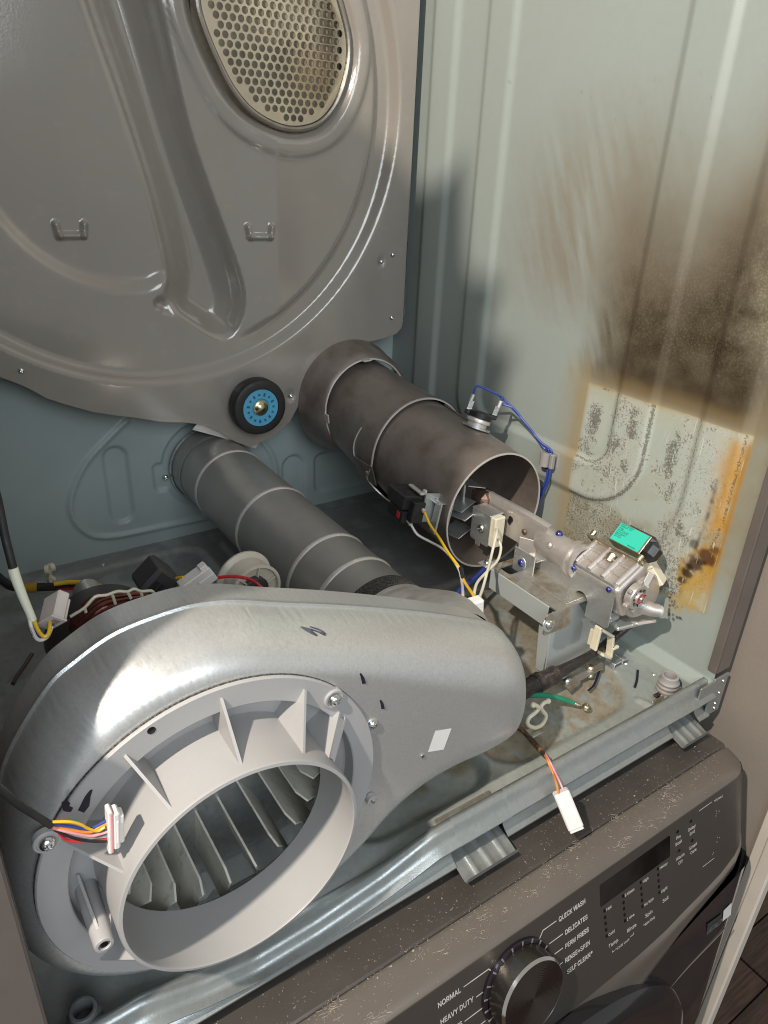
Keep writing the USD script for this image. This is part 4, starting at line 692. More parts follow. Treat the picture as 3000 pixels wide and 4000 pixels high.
obj(bl, 'rear_shell', cat(ringstrip(R3(-.0005, YC + .006), R3(-.0012, YR - .002)), ringstrip(R3(-.0012, YR - .002), R3(-.004, YR))), galv_brush, 40)
bkp = ol.buffer(-.004); obj(bl, 'rear_plate', extr(bkp, (0, YR + .001, 0), (1, 0, 0), (0, 0, 1), .0014), galv, 30)
# outlet elbow from the housing back to the duct
n = 64; a = np.arange(n) / n * 2 * np.pi; rings = []
for y, cx, cz, rx_, rz_ in ((.080, .372, .100, .062, .066), (.100, .379, .096, .066, .068), (.115, .384, .093, .066, .068), (.13, .388, .090, .065, .066), (.145, .389, .088, .061, .061), (.160, .387, .086, .057, .057), (.174, .384, .083, .0553, .0553), (.180, .3835, .0828, .0553, .0553)): rings.append(np.c_[cx + rx_ * np.cos(a), np.full(n, y), cz + rz_ * np.sin(a)])
obj(bl, 'outlet_collar', cat(*[ringstrip(rings[i], rings[i + 1]) for i in range(len(rings) - 1)]), elbow_m, 60)
def on_shell(u, v, lift=.0005):
    yy_ = np.linspace(YC, -.03, 700); d = CR.T @ A([(u - 1500) / CF, (v - 2000) / CF, 1.0]); q = CC + ((yy_ - CC[1]) / d[1])[:, None] * d; ok = shapely.contains_xy(ol, q[:, 0], q[:, 2]); sy = np.where(ok, shell(q[:, [0, 2]])[:, 1], 9)
    k = np.nonzero(yy_ >= sy)[0]; q = q[k[-1]] if len(k) else q[0]
    return q - nrm(d) * lift
def stroke(parent, pts, ws, mat, name='marker_stroke', f=on_shell):
    P = spline(A([f(*p) for p in pts]), 4); w = np.interp(np.linspace(0, 1, len(P)), np.linspace(0, 1, len(ws)), ws); T_ = np.gradient(P, axis=0); vd = P - CC; s_ = np.cross(T_, vd); s_ /= np.linalg.norm(s_, axis=1, keepdims=True)
    return obj(parent, name, ringstrip(P - s_ * w[:, None], P + s_ * w[:, None], False), mat, False)
stroke(bl, ((1175, 2448), (1205, 2468), (1240, 2484)), (.0004, .0022, .0006), ink); stroke(bl, ((1178, 2450), (1225, 2462), (1271, 2481), (1250, 2462), (1210, 2448)), (.0005, .0005, .0012, .0007, .0004), ink)
stroke(bl, ((1408, 2630), (1414, 2650), (1419, 2672)), (.0004, .0016, .002), ink); stroke(bl, ((1486, 2735), (1490, 2752), (1492, 2770)), (.0006, .0016, .002), ink)
sq = [on_shell(*p, lift=.0006) for p in ((1700, 2855), (1764, 2845), (1733, 2928), (1672, 2938))]; obj(bl, 'blank_sticker', (A(sq), A([[0, 1, 2], [0, 2, 3]])), paper, False, label='small white square sticker')
q = on_shell(1455, 2828, 0); screw(bl, q, (0, -1, 0), .0043, .004, None, False); q = on_shell(1649, 2952, 0); obj(bl, 'dimple', lathe([(.0022, 0), (.0015, -.0012), (1e-5, -.0014)], q, (0, 1, 0), 14), chrome)
pass

# ================================================================== fan shroud (grey plastic ring)
sc = thing('fan_shroud', 'light grey plastic fan shroud ring with fins screwed to the blower housing', 'shroud', (CX0[0], .0, CX0[1]))
ax0 = A([CX0[0], 0, CX0[1]])
obj(sc, 'flange', lathe([(.111, .0118), (.111, .0095), (.1102, .0085), (.0945, .0085), (.0938, .0092), (.0936, .0195), (.0925, .0205), (.0775, .0215)], ax0, (0, 1, 0), 96), plast_grey, 30)
obj(sc, 'foam_gasket', lathe([(.1085, .0105), (.1111, .0108), (.1113, .0122)], ax0, (0, 1, 0), 96), felt, 30)
rg_ = obj(sc, 'inlet_ring', lathe([(.0778, .0218), (.0768, .012), (.0764, -.023), (.0758, -.0248), (.0738, -.0252), (.0732, -.0235), (.0725, .0), (.0718, .010), (.0716, .0165), (.0745, .0168)], ax0, (0, 1, 0), 96), plast_grey, 30)
def SP(r, a, y): return A([CX0[0] + r * math.cos(a), y, CX0[1] + r * math.sin(a)])
def fin(a, r0=.104, y0=.0085, y1=-.018, t=.0018):
    d, tt_ = A([math.cos(a), 0, math.sin(a)]), A([-math.sin(a), 0, math.cos(a)]); poly = Polygon([(.0755, .0215), (.0935, .0205), (.0945, .0085), (r0, y0), (r0, y0 - .001), (.0765, y1), (.0755, y1)])
    V, F = extr(poly, ax0 - tt_ * t / 2, d, (0, 1, 0), t); return V, F
def ang(u, v, y=.008): q = at(u, v, y=y); return math.atan2(q[2] - CX0[1], q[0] - CX0[0])
R3_ = lambda a, b: (a * .904, 2300 + b * .904)
for p in ((955, 445), (1287, 492), (570, 742), (330, 1085), (400, 1640)): obj(sc, 'fin', fin(ang(*R3_(*p))), plast_grey, 30)
for p in ((1437, 592),):
    a = ang(*R3_(*p)); obj(sc, 'fin', cat(fin(a - .03, .1, .0085, -.012), fin(a + .05, .1, .0085, -.012), (lambda b0, b1: (A([SP(.098, b0, .006), SP(.098, b1, .006), SP(.077, b1, -.012), SP(.077, b0, -.012)]), A([[0, 1, 2], [0, 2, 3]])))(a - .03, a + .05)), plast_grey, 30)
pa_ = math.atan2(.1165 - CX0[1], .0565 - CX0[0]); pr_ = .0845
post = obj(sc, 'screw_post', lathe([(.0064, .021), (.0054, -.019), (.005, -.020), (.0034, -.0202), (.003, -.019), (.0028, -.008), (1e-5, -.008)], SP(pr_, pa_, 0), (0, 1, 0), 28), plast_grey, 30)
obj(post, 'insert', lathe([(.0031, -.0195), (.0022, -.0195), (.002, -.010), (1e-5, -.010)], SP(pr_, pa_, 0), (0, 1, 0), 16), chrome)
for da_, ln in ((1.45, .022), (-1.5, .016), (2.9, .014)):
    d = A([math.cos(pa_ + da_), 0, math.sin(pa_ + da_)]); tt_ = np.cross(d, (0, 1, 0)); poly = Polygon([(.004, .021), (ln, .019), (.005, -.014), (.004, -.014)]); obj(post, 'web', extr(poly, SP(pr_, pa_, 0) - tt_ * .0008, d, (0, 1, 0), .0016), plast_grey, 30)
for k, (u, v, sh_) in enumerate(((1302, 2728, 0), (183, 3285, 0), (1452, 3124, 1))):
    q = at(u, v, y=.0085); e = obj(sc, 'screw_ear', lathe([(.0072, .003), (.0072, -.0010), (.0066, -.0016), (.0056, -.0016), (.0053, -.001), (1e-5, -.001)] if not sh_ else [(.0042, .003), (.0042, -.001), (1e-5, -.0014)], q, (0, 1, 0), 30), plast_grey, 30)
    if not sh_: screw(sc, q + (0, -.0016, 0), (0, -1, 0), .0044, .004)
    else: obj(e, 'pin', lathe([(.0018, -.0014), (.0012, -.003), (1e-5, -.0032)], q, (0, 1, 0), 12), chrome)
q = at(592, 2854, y=.0082); obj(sc, 'hole', lathe([(.0024, 0), (1e-5, -.0001)], q, (0, 1, 0), 16), led_m)  # flat near-black disc paints the darkness of a small hole
fl_on = lambda u, v: at(u, v, y=.0080)
stroke(sc, ((250, 3128), (262, 3152), (282, 3163)), (.0012, .0024, .0012), ink, f=fl_on); stroke(sc, ((360, 3085), (340, 3110), (325, 3140), (310, 3168)), (.0004, .002, .0034, .0026), ink, f=fl_on)
# fan wheel
fw = thing('impeller', 'dusty olive grey impeller with curved blades seen inside the shroud ring', 'fan', (CX0[0], .05, CX0[1]))
NB = 22
for k in range(NB):
    a = -math.radians(103.7) + k / NB * 2 * np.pi; rr = A([.064, .069, .076, .084, .092, .100]); aa = a - .9 * (rr - .064) - 6 * (rr - .064) ** 2; G_ = np.zeros((6, 5, 3))
    for i in range(6):
        yf = (.0185, .0180, .0245, .0255, .026, .026)[i] + (.012 if i == 0 else .003 if i == 1 else 0)
        for j, y in enumerate(np.r_[yf, np.linspace(yf + .004, .090, 4)]): G_[i, j] = SP(rr[i], aa[i], y)
    V = G_.reshape(-1, 3); F = grid(6, 5); nrm_ = A([-math.sin(a), 0, math.cos(a)]) * .0016; n0 = len(V)
    E_ = [(i * 5 + j) for i, j in [(0, j) for j in range(5)] + [(i, 4) for i in range(1, 6)] + [(5, j) for j in range(3, -1, -1)] + [(i, 0) for i in range(4, 0, -1)]]
    FF = [tuple(f_) for f_ in F] + [tuple(n0 + x for x in f_[::-1]) for f_ in F] + sum([[(E_[i], E_[(i + 1) % len(E_)], n0 + E_[(i + 1) % len(E_)]), (E_[i], n0 + E_[(i + 1) % len(E_)], n0 + E_[i])] for i in range(len(E_))], [])
    obj(fw, 'blade', (np.vstack([V, V + nrm_]), A(FF)), plast_blade, 30)
obj(fw, 'back_disc', lathe([(.098, .088), (.098, .0925), (.03, .0925)], ax0, (0, 1, 0), 60), plast_blade, 30); obj(fw, 'back_disc_face', lathe([(.098, .0895), (.035, .0885), (.022, .075), (1e-4, .073)], ax0, (0, 1, 0), 60), plast_blade, 30); obj(fw, 'front_hoop', lathe([(.096, .0225), (.101, .0225), (.101, .028), (.096, .028)], ax0, (0, 1, 0), 60), plast_blade, 30)

# ================================================================== motor, pulley, wiring behind the blower
mo = thing('motor', 'drive motor behind the blower with a dark red laced copper winding', 'motor', (.125, .17, .14))
wpts = [at(a * .422, 2000 + b * .422, y=.165) + (0, 0, -.0065) for a, b in ((640, 985), (700, 930), (790, 860), (880, 800), (960, 775), (1050, 765), (1180, 752), (1300, 745), (1400, 755), (1440, 775))]
wb = obj(mo, 'winding', tube([p + (0, 0, -.004) for p in wpts], [.003, .0075, .0095, .010, .010, .0095, .009, .008, .006, .003], 12), winding_m)
for k in range(17):
    ph = k * .37; obj(wb, 'winding_strand', tube([p + (0, -.0102 * math.cos(ph + i * .12) * s_, -.004 + .0102 * math.sin(ph + i * .12) * s_) for i, (p, s_) in enumerate(zip(wpts, (.3, .75, .95, 1, 1, .98, .93, .85, .7, .3)))], .00135, 6, 3), winding_m)
for P in (((650, 970), (785, 885), (880, 785), (985, 770), (1085, 735), (1180, 738), (1240, 712), (1310, 735), (1400, 730), (1430, 755)), ((785, 885), (795, 930)), ((1040, 765), (1068, 850)), ((1180, 738), (1212, 800)), ((1305, 732), (1315, 775))): obj(wb, 'lacing_cord', tube([at(a * .422, 2000 + b * .422, y=.152) for a, b in P], .0011, 6, 3), sleeve_m)
obj(mo, 'stator', cyl((.125, .125, .135), (.125, .255, .135), .046, 40), dark_box); obj(mo, 'shaft_end', cyl((.125, .255, .155), (.125, .29, .155), .012, 20), galv)
sb = [at(a * .422, 2000 + b * .422, y=.20) for a, b in ((1280, 720), (1440, 545), (1640, 650), (1540, 760))]
su, sv_ = nrm(sb[1] - sb[0]), nrm(sb[2] - sb[1]); sv_ = nrm(sv_ - (sv_ @ su) * su); sw_ = np.cross(su, sv_); bc = sum(sb) / 4; SX = A([su, sv_, sw_])
sw = obj(mo, 'switch_box', rbox(bc + (0, .01, 0), (.026, .024, .03), SX, .003), dark_box)
for k in range(3): obj(sw, 'switch_slot', rbox(bc + (0, -.006, 0) + su * -.004 + sv_ * (-.006 + .006 * k), (.014, .003, .002), SX, .0004), gloss_blk)  # darker bars paint the shade inside the switch slots
ip_c = A([.277, .275, .120]); pu = thing('idler_pulley', 'cream nylon idler pulley with spokes between the motor and the exhaust duct', 'pulley', ip_c); pax = nrm((.08, -1, .02))
obj(pu, 'rear_wheel', lathe([(.029, -.020), (.031, -.018), (.031, -.0155), (.0265, -.012), (.0255, -.002), (.0255, .004), (.0235, .006)], ip_c, pax, 48), cream_pul, 40)
obj(pu, 'front_rim', lathe([(.0255, .004), (.0275, .006), (.0275, .010), (.0245, .0105), (.0238, .006), (.0135, .004)], ip_c, pax, 48), cream_pul, 40)
fu, fv, _ = frame(pax)
for k in range(6): a = k / 6 * 6.283 + .3; d = fu * math.cos(a) + fv * math.sin(a); obj(pu, 'spoke', rbox(ip_c + d * .0185 + pax * .0065, (.011, .0014, .005), A([d, np.cross(pax, d), pax]), .0004), cream_pul)
obj(pu, 'hub', lathe([(.0135, .004), (.0135, .010), (.012, .011), (.007, .011), (.006, .006), (1e-5, .005)], ip_c, pax, 28), dark_box); obj(pu, 'shaft_nut', lathe([(.0055, .006), (.0055, .012), (.003, .0125), (1e-5, .0125)], ip_c, pax, 12), chrome)
pq = at(700 + 205 * .3617, 2100 + 440 * .3617, y=.19); mc = thing('motor_plug', 'white two part plug joining yellow, red and green motor wires', 'connector', pq); mu = nrm(at(785, 2215, y=.19) - at(720, 2262, y=.19)); mv = nrm(np.cross((0, -1, 0), mu)); MX = A([mu, (0, 1, 0), mv])
obj(mc, 'upper_shell', rbox(pq + mv * .003 + mu * -.002, (.027, .012, .007), MX, .0008), white_p); obj(mc, 'lower_shell', rbox(pq + mv * -.004 + mu * .005, (.015, .013, .008), MX, .0008), white_p); obj(mc, 'latch', rbox(pq + mv * .0075 + mu * .008, (.006, .008, .003), MX, .0006), white_p)
def z8(a, b, y): return at(700 + a * .3617, 2100 + b * .3617, y=y)
wire('red_wire', 'bright red motor wire arching from the white plug over the idler pulley', w_red, [z8(375, 445, .19), z8(470, 425, .185), z8(570, 418, .18), z8(680, 430, .175), z8(770, 455, .17), z8(850, 505, .16), z8(930, 580, .14), z8(970, 640, .12)], .0014)
wire('green_wire', 'dark green motor wire running along the top edge of the blower', w_grn, [z8(310, 540, .17), z8(400, 524, .16), z8(520, 520, .15), z8(620, 535, .14), z8(740, 560, .125), z8(800, 590, .11)], .0010)
wire('yellow_wire', 'short yellow wire entering the left side of the white motor plug', w_yel, [z8(-60, 445, .2), z8(-10, 432, .195), z8(40, 425, .19)], .0011)
# left side wiring
def z6(a, b, y): return at(a * .422, 2000 + b * .422, y=y)
lc = thing('sleeved_cable', 'black cable in a pale sleeve hanging at the left with yellow and white wires', 'cable', z6(250, 800, .12))
obj(lc, 'black_cable', tube([z6(-160, -700, .14), z6(-90, -380, .14), z6(-10, -60, .14), z6(45, 220, .135), z6(95, 420, .13), z6(130, 560, .128)], .0025, 14), rubber)
obj(lc, 'pale_sleeve', tube([z6(118, 520, .128), z6(150, 620, .126), z6(210, 780, .122), z6(270, 920, .118), z6(305, 1010, .115)], [.0031, .0031, .0028, .0025, .0025], 14), sleeve_m)
obj(lc, 'yellow_wire', tube([z6(318, 1010, .114), z6(350, 1090, .108), z6(400, 1150, .103), z6(445, 1135, .103), z6(462, 1060, .107), z6(465, 1000, .112)], .0012, 10), w_yel); wl = obj(lc, 'white_wire', tube([z6(275, 1000, .115), z6(295, 1080, .112), z6(330, 1160, .107), z6(380, 1185, .104), z6(440, 1150, .104), z6(480, 1060, .108)], .0012, 10), w_wht)
obj(lc, 'blue_wire', tube([z6(300, 1010, .117), z6(330, 1100, .112), z6(370, 1160, .108), z6(440, 1120, .108), z6(490, 1030, .111)], .0010, 8), w_blu)
tm = meshkit.text_mesh('CABLE', .0017, .0001); q = A(tm.vertices); o_ = z6(322, 1170, .1035); tx, ty = nrm(z6(283, 1060, .106) - z6(322, 1170, .1035)), None; ty = nrm(np.cross(nrm(CC - o_), tx)); obj(wl, 'printed_text', (o_ + nrm(CC - o_) * .0014 + q[:, :1] * tx + q[:, 1:2] * ty * -1 * -1, A(tm.faces)), ink, False)
cq = z6(475, 900, .118); wcn = thing('cream_connector', 'blocky pinkish white connector on the yellow wire at the left behind the blower', 'connector', cq); kf = depth(cq) / CF * .422; B3 = lambda x, y, z: (CR.T @ A([x, y, z])) * kf
cu_, cv_, cw_ = [nrm(B3(*q)) for q in ((200, -100, -115), (-20, -230, 165), (70, 50, 78))]; cv_ = nrm(cv_ - (cv_ @ cu_) * cu_); cw_ = nrm(np.cross(cu_, cv_)); cw_ = cw_ if cw_ @ B3(70, 50, 78) > 0 else -cw_; WX = A([cu_, cv_, cw_]); wd, hg, dp = [np.linalg.norm(B3(*q)) for q in ((200, -100, -115), (-20, -230, 165), (70, 50, 78))]; cm = atd(450 * .422, 2000 + 875 * .422, depth(cq)) + cw_ * dp / 2
pk_m = M('connector_pinkish', (.66, .58, .53), .42, 0, .04, 40)
obj(wcn, 'housing', rbox(cm, (wd, hg, dp), WX, .001), pk_m); obj(wcn, 'side_latch', rbox(cm + cw_ * (dp * .62) + cv_ * -hg * .06, (wd * .8, hg * .8, dp * .3), WX, .0006), pk_m); obj(wcn, 'flange', rbox(cm - cv_ * (hg * .5), (wd * 1.08, hg * .08, dp * 1.35), WX, .0006), pk_m)
obj(wcn, 'pin_opening', rbox(cm - cv_ * (hg * .545) + cu_ * wd * .22, (wd * .38, .0006, dp * .6), WX, .0001), M('opening_shade', (.35, .28, .25), .6))  # darker plate paints the shade inside the pin opening
fw_ = thing('floor_cable', 'yellow, black and red wires lying along the pan at the rear left', 'wire', z6(100, 700, .53))
def zf(a, b, z=.03): return at(a * .422, 2000 + b * .422, z=z)
obj(fw_, 'black_sheath', tube([zf(-60, 560), zf(30, 640), zf(110, 690), zf(240, 700), zf(380, 695), zf(520, 690)], .0052, 10), rubber); obj(fw_, 'yellow_tape', tube([zf(235, 700), zf(300, 698), zf(350, 695)], .0062, 12), M('tape_yellow', (.45, .27, .02), .45))
obj(fw_, 'yellow_wire', tube([zf(500, 668, .036), zf(640, 650, .036), zf(780, 655, .036), zf(900, 675, .036), zf(1000, 705, .036), zf(1090, 730, .036)], .0028, 10), w_yel); obj(fw_, 'black_wire', tube([zf(500, 690), zf(640, 675), zf(780, 680), zf(900, 700), zf(1060, 735)], .0032, 10), w_blk); obj(fw_, 'red_wire', tube([zf(520, 708, .022), zf(680, 705, .022), zf(830, 722, .022), zf(960, 748, .022)], .0025, 10), w_red)
wire('thin_brown_wire', 'thin brown wire lying on the pan beside the left edge of the blower', w_brn, [at(300 * .422, 2000 + 1310 * .422, z=.01), at(230 * .422, 2000 + 1420 * .422, z=.005), at(160 * .422, 2000 + 1520 * .422, z=.004), at(120 * .422, 2000 + 1590 * .422, z=.004)], .0022)
cd = thing('cord_tie', 'knotted cream cord tie standing against the rear wall', 'tie', z6(470, 600, .55)); obj(cd, 'cord', tube([z6(478, 730, .55), z6(470, 650, .55), z6(462, 590, .55), z6(470, 545, .55)], .0022, 8), cream); obj(cd, 'knot', cat(cyl(z6(420, 535, .55), z6(460, 530, .548), .0065, 12), cyl(z6(455, 520, .55), z6(495, 505, .552), .006, 12), cyl(z6(470, 600, .55), z6(505, 630, .55), .003, 8)), cream)
# foreground harness
def fz(a, b, y): return at(a * .4822, 2800 + b * .4822, y=y)
yh = -.012
fh = thing('display_harness', 'black harness with seven coloured wires in the left foreground above the shroud', 'cable', fz(410, 870, yh))
obj(fh, 'black_sleeve', tube([fz(-260, 380, yh), fz(-100, 500, yh), fz(20, 600, yh), fz(150, 710, yh), fz(290, 800, yh), fz(415, 880, yh)], [.0021, .0021, .002, .0019, .0018, .0018], 12), rubber)
cw7 = [(w_yel, (425, 852), (560, 850), (650, 870), (715, 905), (790, 925), (850, 893)), (w_blu, (425, 875), (570, 885), (700, 912), (780, 885), (880, 830)), (w_ora, (420, 890), (560, 915), (720, 935), (800, 900), (885, 858)), (w_pnk, (430, 900), (560, 935), (720, 965), (810, 950), (888, 925)), (w_wht, (440, 905), (560, 940), (690, 975), (790, 990), (888, 958)), (w_red, (450, 910), (520, 985), (600, 1008), (780, 1000), (888, 985)), (w_blk, (440, 915), (560, 970), (680, 1000), (780, 1010), (888, 1008))]
wnames = ('yellow_wire', 'blue_wire', 'orange_wire', 'pink_wire', 'white_wire', 'red_wire', 'black_wire')
for i, (m, *P) in enumerate(cw7): obj(fh, wnames[i], tube([fz(a, b, yh + .0009 * ((i * 2) % 3 - 1) * min(1, j)) for j, (a, b) in enumerate(P)], .00075, 8), m)
dc = thing('display_plug', 'white plug with a pink stripe at the end of the coloured wires', 'connector', fz(920, 900, yh)); da0, da1 = fz(880, 735, yh), fz(890, 1075, yh); du = nrm(da1 - da0); dv = nrm(fz(985, 890, yh) - fz(885, 890, yh)); dv = nrm(dv - (dv @ du) * du); dw = np.cross(du, dv); DX = A([du, dv, dw]); Ld = np.linalg.norm(da1 - da0); dm = (da0 + da1) / 2; mm = np.linalg.norm(fz(985, 890, yh) - fz(885, 890, yh)) / 100
obj(dc, 'rear_shell', rbox(dm + dv * -2 * mm, (Ld, 34 * mm, .007), DX, .0008), white_p); obj(dc, 'pink_stripe', rbox(dm + dv * 6 * mm + dw * 0, (Ld * .96, 22 * mm, .0076), DX, .0005), w_pnk); obj(dc, 'front_shell', rbox(dm + dv * 42 * mm, (Ld * .86, 52 * mm, .008), DX, .001), white_p); obj(dc, 'front_lip', rbox(dm + dv * 82 * mm, (Ld * .66, 34 * mm, .007), DX, .0008), white_p); obj(dc, 'slot', rbox(dm + dv * 48 * mm + dw * .0041, (Ld * .5, 14 * mm, .0008), DX, .0002), paper); obj(dc, 'slot_back', rbox(dm + dv * 48 * mm - dw * .0041, (Ld * .5, 14 * mm, .0008), DX, .0002), paper)

# ================================================================== washing machine below
ws = thing('washing_machine', 'dusty dark brown front load washer with a control panel under the dryer', 'washing machine', (W / 2, 0, -.98))
pn = nrm((0, 1, -.257)); pe1 = A([1., 0, 0]); pe2 = nrm(np.cross(pe1, pn)); pe2 = pe2 if pe2[2] > 0 else -pe2; PP0 = A([0, -.065, -.05])
def PN(u, v, o=0): return PP0 + pe1 * u + pe2 * v - pn * o
def profx(pr, x0, x1, n=2, rc=.0):
    xs_ = np.linspace(x0, x1, n); V = np.zeros((n, len(pr), 3)); V[..., 0] = xs_[:, None]; V[..., 1] = A(pr)[:, 0]; V[..., 2] = A(pr)[:, 1]; return V.reshape(-1, 3), grid(n, len(pr))
x1w = .6865
tp = obj(ws, 'top_panel', cat(rbox((W / 2, .28, -.046), (W, .632, .012), bev=.003)), wash_top)
obj(ws, 'cabinet', rbox((W / 2, .30, -.52), (W - .004, .66, .93), bev=.004), gloss_blk)
def sidecap(pr, x):
    P = A(pr); poly = Polygon(list(map(tuple, P)) + [(.0, P[-1, 1]), (.0, P[0, 1])]).buffer(0); return extr(poly, (x, 0, 0), (0, 1, 0), (0, 0, 1), .001)
bz = [(-.0362, -.0405), (-.0395, -.0400), (-.048, -.0415), (-.057, -.0440), (-.0625, -.0468), (-.0652, -.0505)]
xr = lambda z: 0
nx = 30; xs_ = np.r_[np.linspace(-.01, .66, nx), .670, .677, .682, .6855, .687]; rr_ = np.clip((xs_ - .660) / .027, 0, 1)
V = np.zeros((len(xs_), len(bz), 3)); V[..., 0] = xs_[:, None]; V[..., 1] = A(bz)[:, 0][None] + .016 * (1 - np.sqrt(1 - rr_ ** 2))[:, None] * np.linspace(0, 1, len(bz))[None]; V[..., 2] = A(bz)[:, 1][None] - .006 * (1 - np.sqrt(1 - rr_ ** 2))[:, None]
obj(ws, 'top_bezel', (V.reshape(-1, 3), grid(*V.shape[:2])), wash_trim, 40)
ns = 9; vb = np.interp(xs_, [-.02, .50, .54, .5724, .605, .6324, .655, .676, .684, .688], [-.122, -.122, -.1195, -.1135, -.109, -.1045, -.0975, -.0850, -.077, -.071]); V = np.zeros((len(xs_), ns, 3))
for i, x in enumerate(xs_):
    for j in range(ns): V[i, j] = PN(x, vb[i] * j / (ns - 1), 0) + (0, .016 * (1 - math.sqrt(1 - rr_[i] ** 2)), 0)
fp = obj(ws, 'control_panel', cat((V.reshape(-1, 3), grid(*V.shape[:2])), (A([V[-1, j] + o for j in range(ns) for o in ((0, 0, 0), (0, .1, 0))]), A(sum([[(2 * j, 2 * j + 1, 2 * j + 3), (2 * j, 2 * j + 3, 2 * j + 2)] for j in range(ns - 1)], [])))), wash_face, 40)
e0 = PN(0, -.122, 0); zb = np.interp(xs_, [-.02, .38, .42, .47, .529, .574, .615, .656, .688], [-.60, -.40, -.31, -.248, -.205, -.184, -.171, -.160, -.153])
edge_ = V[:, -1]; nb = 9; VB = np.zeros((len(xs_), nb, 3))
for j in range(nb):
    t = j / (nb - 1); VB[:, j, 0] = xs_; VB[:, j, 2] = edge_[:, 2] * (1 - t) + zb * t; VB[:, j, 1] = edge_[:, 1] + (.0012 if j == 0 else 0) - .0035 * math.sin(min(1, t * 3) * 1.57) + (.004 * (t > .97)) - .010 * t * np.clip((-.16 - VB[:, j, 2]) / .1, 0, 1) + .004 * t * rr_
obj(ws, 'lower_bezel', (VB.reshape(-1, 3), grid(len(xs_), nb)), wash_trim, 40)
zf_ = np.linspace(0, 1, 14); VF = np.zeros((len(xs_), 14, 3))
for j, t in enumerate(zf_): VF[:, j, 0] = np.minimum(xs_, .6855); VF[:, j, 2] = (zb + .002) * (1 - t) + -.97 * t; VF[:, j, 1] = -.0985 - .012 * np.clip((-.15 - VF[:, j, 2]) / .3, 0, 1) + .012 * rr_ ** 3
fpn = obj(ws, 'front_panel', cat((VF.reshape(-1, 3), grid(len(xs_), 14)), (A([VF[-1, j] + o for j in range(14) for o in ((0, 0, 0), (0, .1, 0))]), A(sum([[(2 * j, 2 * j + 1, 2 * j + 3), (2 * j, 2 * j + 3, 2 * j + 2)] for j in range(13)], [])))), gloss_blk, 40)
yfp = -.1035
cr = [at(2000 + a * 1.0504, 3400 + b * 1.0504, y=-.1030) for a, b in ((575, 450), (640, 375), (700, 312), (760, 250), (806, 200))]; obj(fpn, 'crease_line', tube([p + (0, -.0002, 0) for p in cr], .0006, 6, 3), wash_trim)  # thin pale line across the gloss panel
dce = A([.362, -.108, -.428]); dr = obj(ws, 'door', lathe([(.262, .012), (.264, .0), (.258, -.008), (.246, -.011), (.235, -.011), (.20, -.006), (.17, .0), (.02, -.008)], dce, (0, 1, 0), 90), door_m, 40)
zq = lambda a, b: at(2000 + a * 1.0504, 3400 + b * 1.0504, y=-.1018)
el = [zq(*p) for p in ((727, 200), (781, 160), (775, 215), (724, 255))]; obj(fpn, 'energy_label', (A(el), A([[0, 1, 2], [0, 2, 3]])), M('label_dark', (.05, .055, .06), .3), False)
el2 = [zq(*p) for p in ((787, 150), (817, 120), (814, 165), (783, 190))]; obj(fpn, 'blank_sticker', (A(el2), A([[0, 1, 2], [0, 2, 3]])), paper, False)
for k in range(4):
    o_ = el[0] * (1 - (.12 + .22 * k)) + el[1] * (.12 + .22 * k); o2 = el[3] * (1 - (.12 + .22 * k)) + el[2] * (.12 + .22 * k); c_ = o_ * .55 + o2 * .45; obj(fpn, 'label_icon', lathe([(.0042, -.0004), (.0052, -.0004)], c_ + (0, -.0004, 0), (0, 1, 0), 4 if k in (0, 2) else 16, .8, .8 + 2 * np.pi), M('icon_grey', (.28, .29, .30), .4) if k == 0 else '/World/Looks/icon_grey', False)
def ptext(s, u, v, h, w=None, name='printed_text', par=None, bold=False):
    m = meshkit.text_mesh(s, h, .00012, bold); q = A(m.vertices); k = (w / q[:, 0].max()) if w else 1; obj(par or fp, name, (PN(0, 0, .0003) + (u + q[:, :1] * k) * pe1 + (v + q[:, 1:2]) * pe2 - q[:, 2:] * pn, A(m.faces)), print_m, False)
def pline(pts, w=.0005):
    g = LineString(pts).buffer(w, cap_style=2, join_style=2); obj(fp, 'printed_line', extr(g, PN(0, 0, .0004), pe1, pe2, -.0001) if False else (lambda V_F: V_F)(extr(g, PN(0, 0, .0003), pe1, pe2, .0001)), print_m, False)
for s, u, v, w in (('QUICK WASH', .3969, -.0192, .0332), ('DELICATES', .4038, -.0370, .0285), ('PERM PRESS', .4030, -.0512, .0302), ('RINSE+SPIN', .4022, -.0660, .0320), ('SELF CLEAN*', .4040, -.0793, .033), ('NORMAL', .2663, -.0186, .0229), ('HEAVY DUTY', .2672, -.0354, .0333), ('BULKY ITEMS', .2530, -.0503, .0346), ('WHITES', .2640, -.0645, .022)): ptext(s, u, v, .0047, w, bold=True)
for P in (((.3942, -.0162), (.3783, -.0162), (.3742, -.0216)), ((.4013, -.0340), (.3846, -.0340)), ((.4005, -.0484), (.3903, -.0484)), ((.3997, -.0631), (.3959, -.0631)), ((.292, -.0159), (.3178, -.0159), (.3222, -.0216)), ((.3032, -.0336), (.314, -.0336)), ((.29, -.0482), (.3101, -.0482)), ((.2995, -.0625), (.3105, -.0625)), ((.5956, -.0074), (.617, -.0074)), ((.4635, -.0920), (.4635, -.0938), (.4665, -.0938)), ((.489, -.0925), (.4937, -.0925), (.4937, -.0905)), ((.603, -.0772), (.6225, -.0772))): pline(P, .00045 if P[0][0] < .45 else .0003)
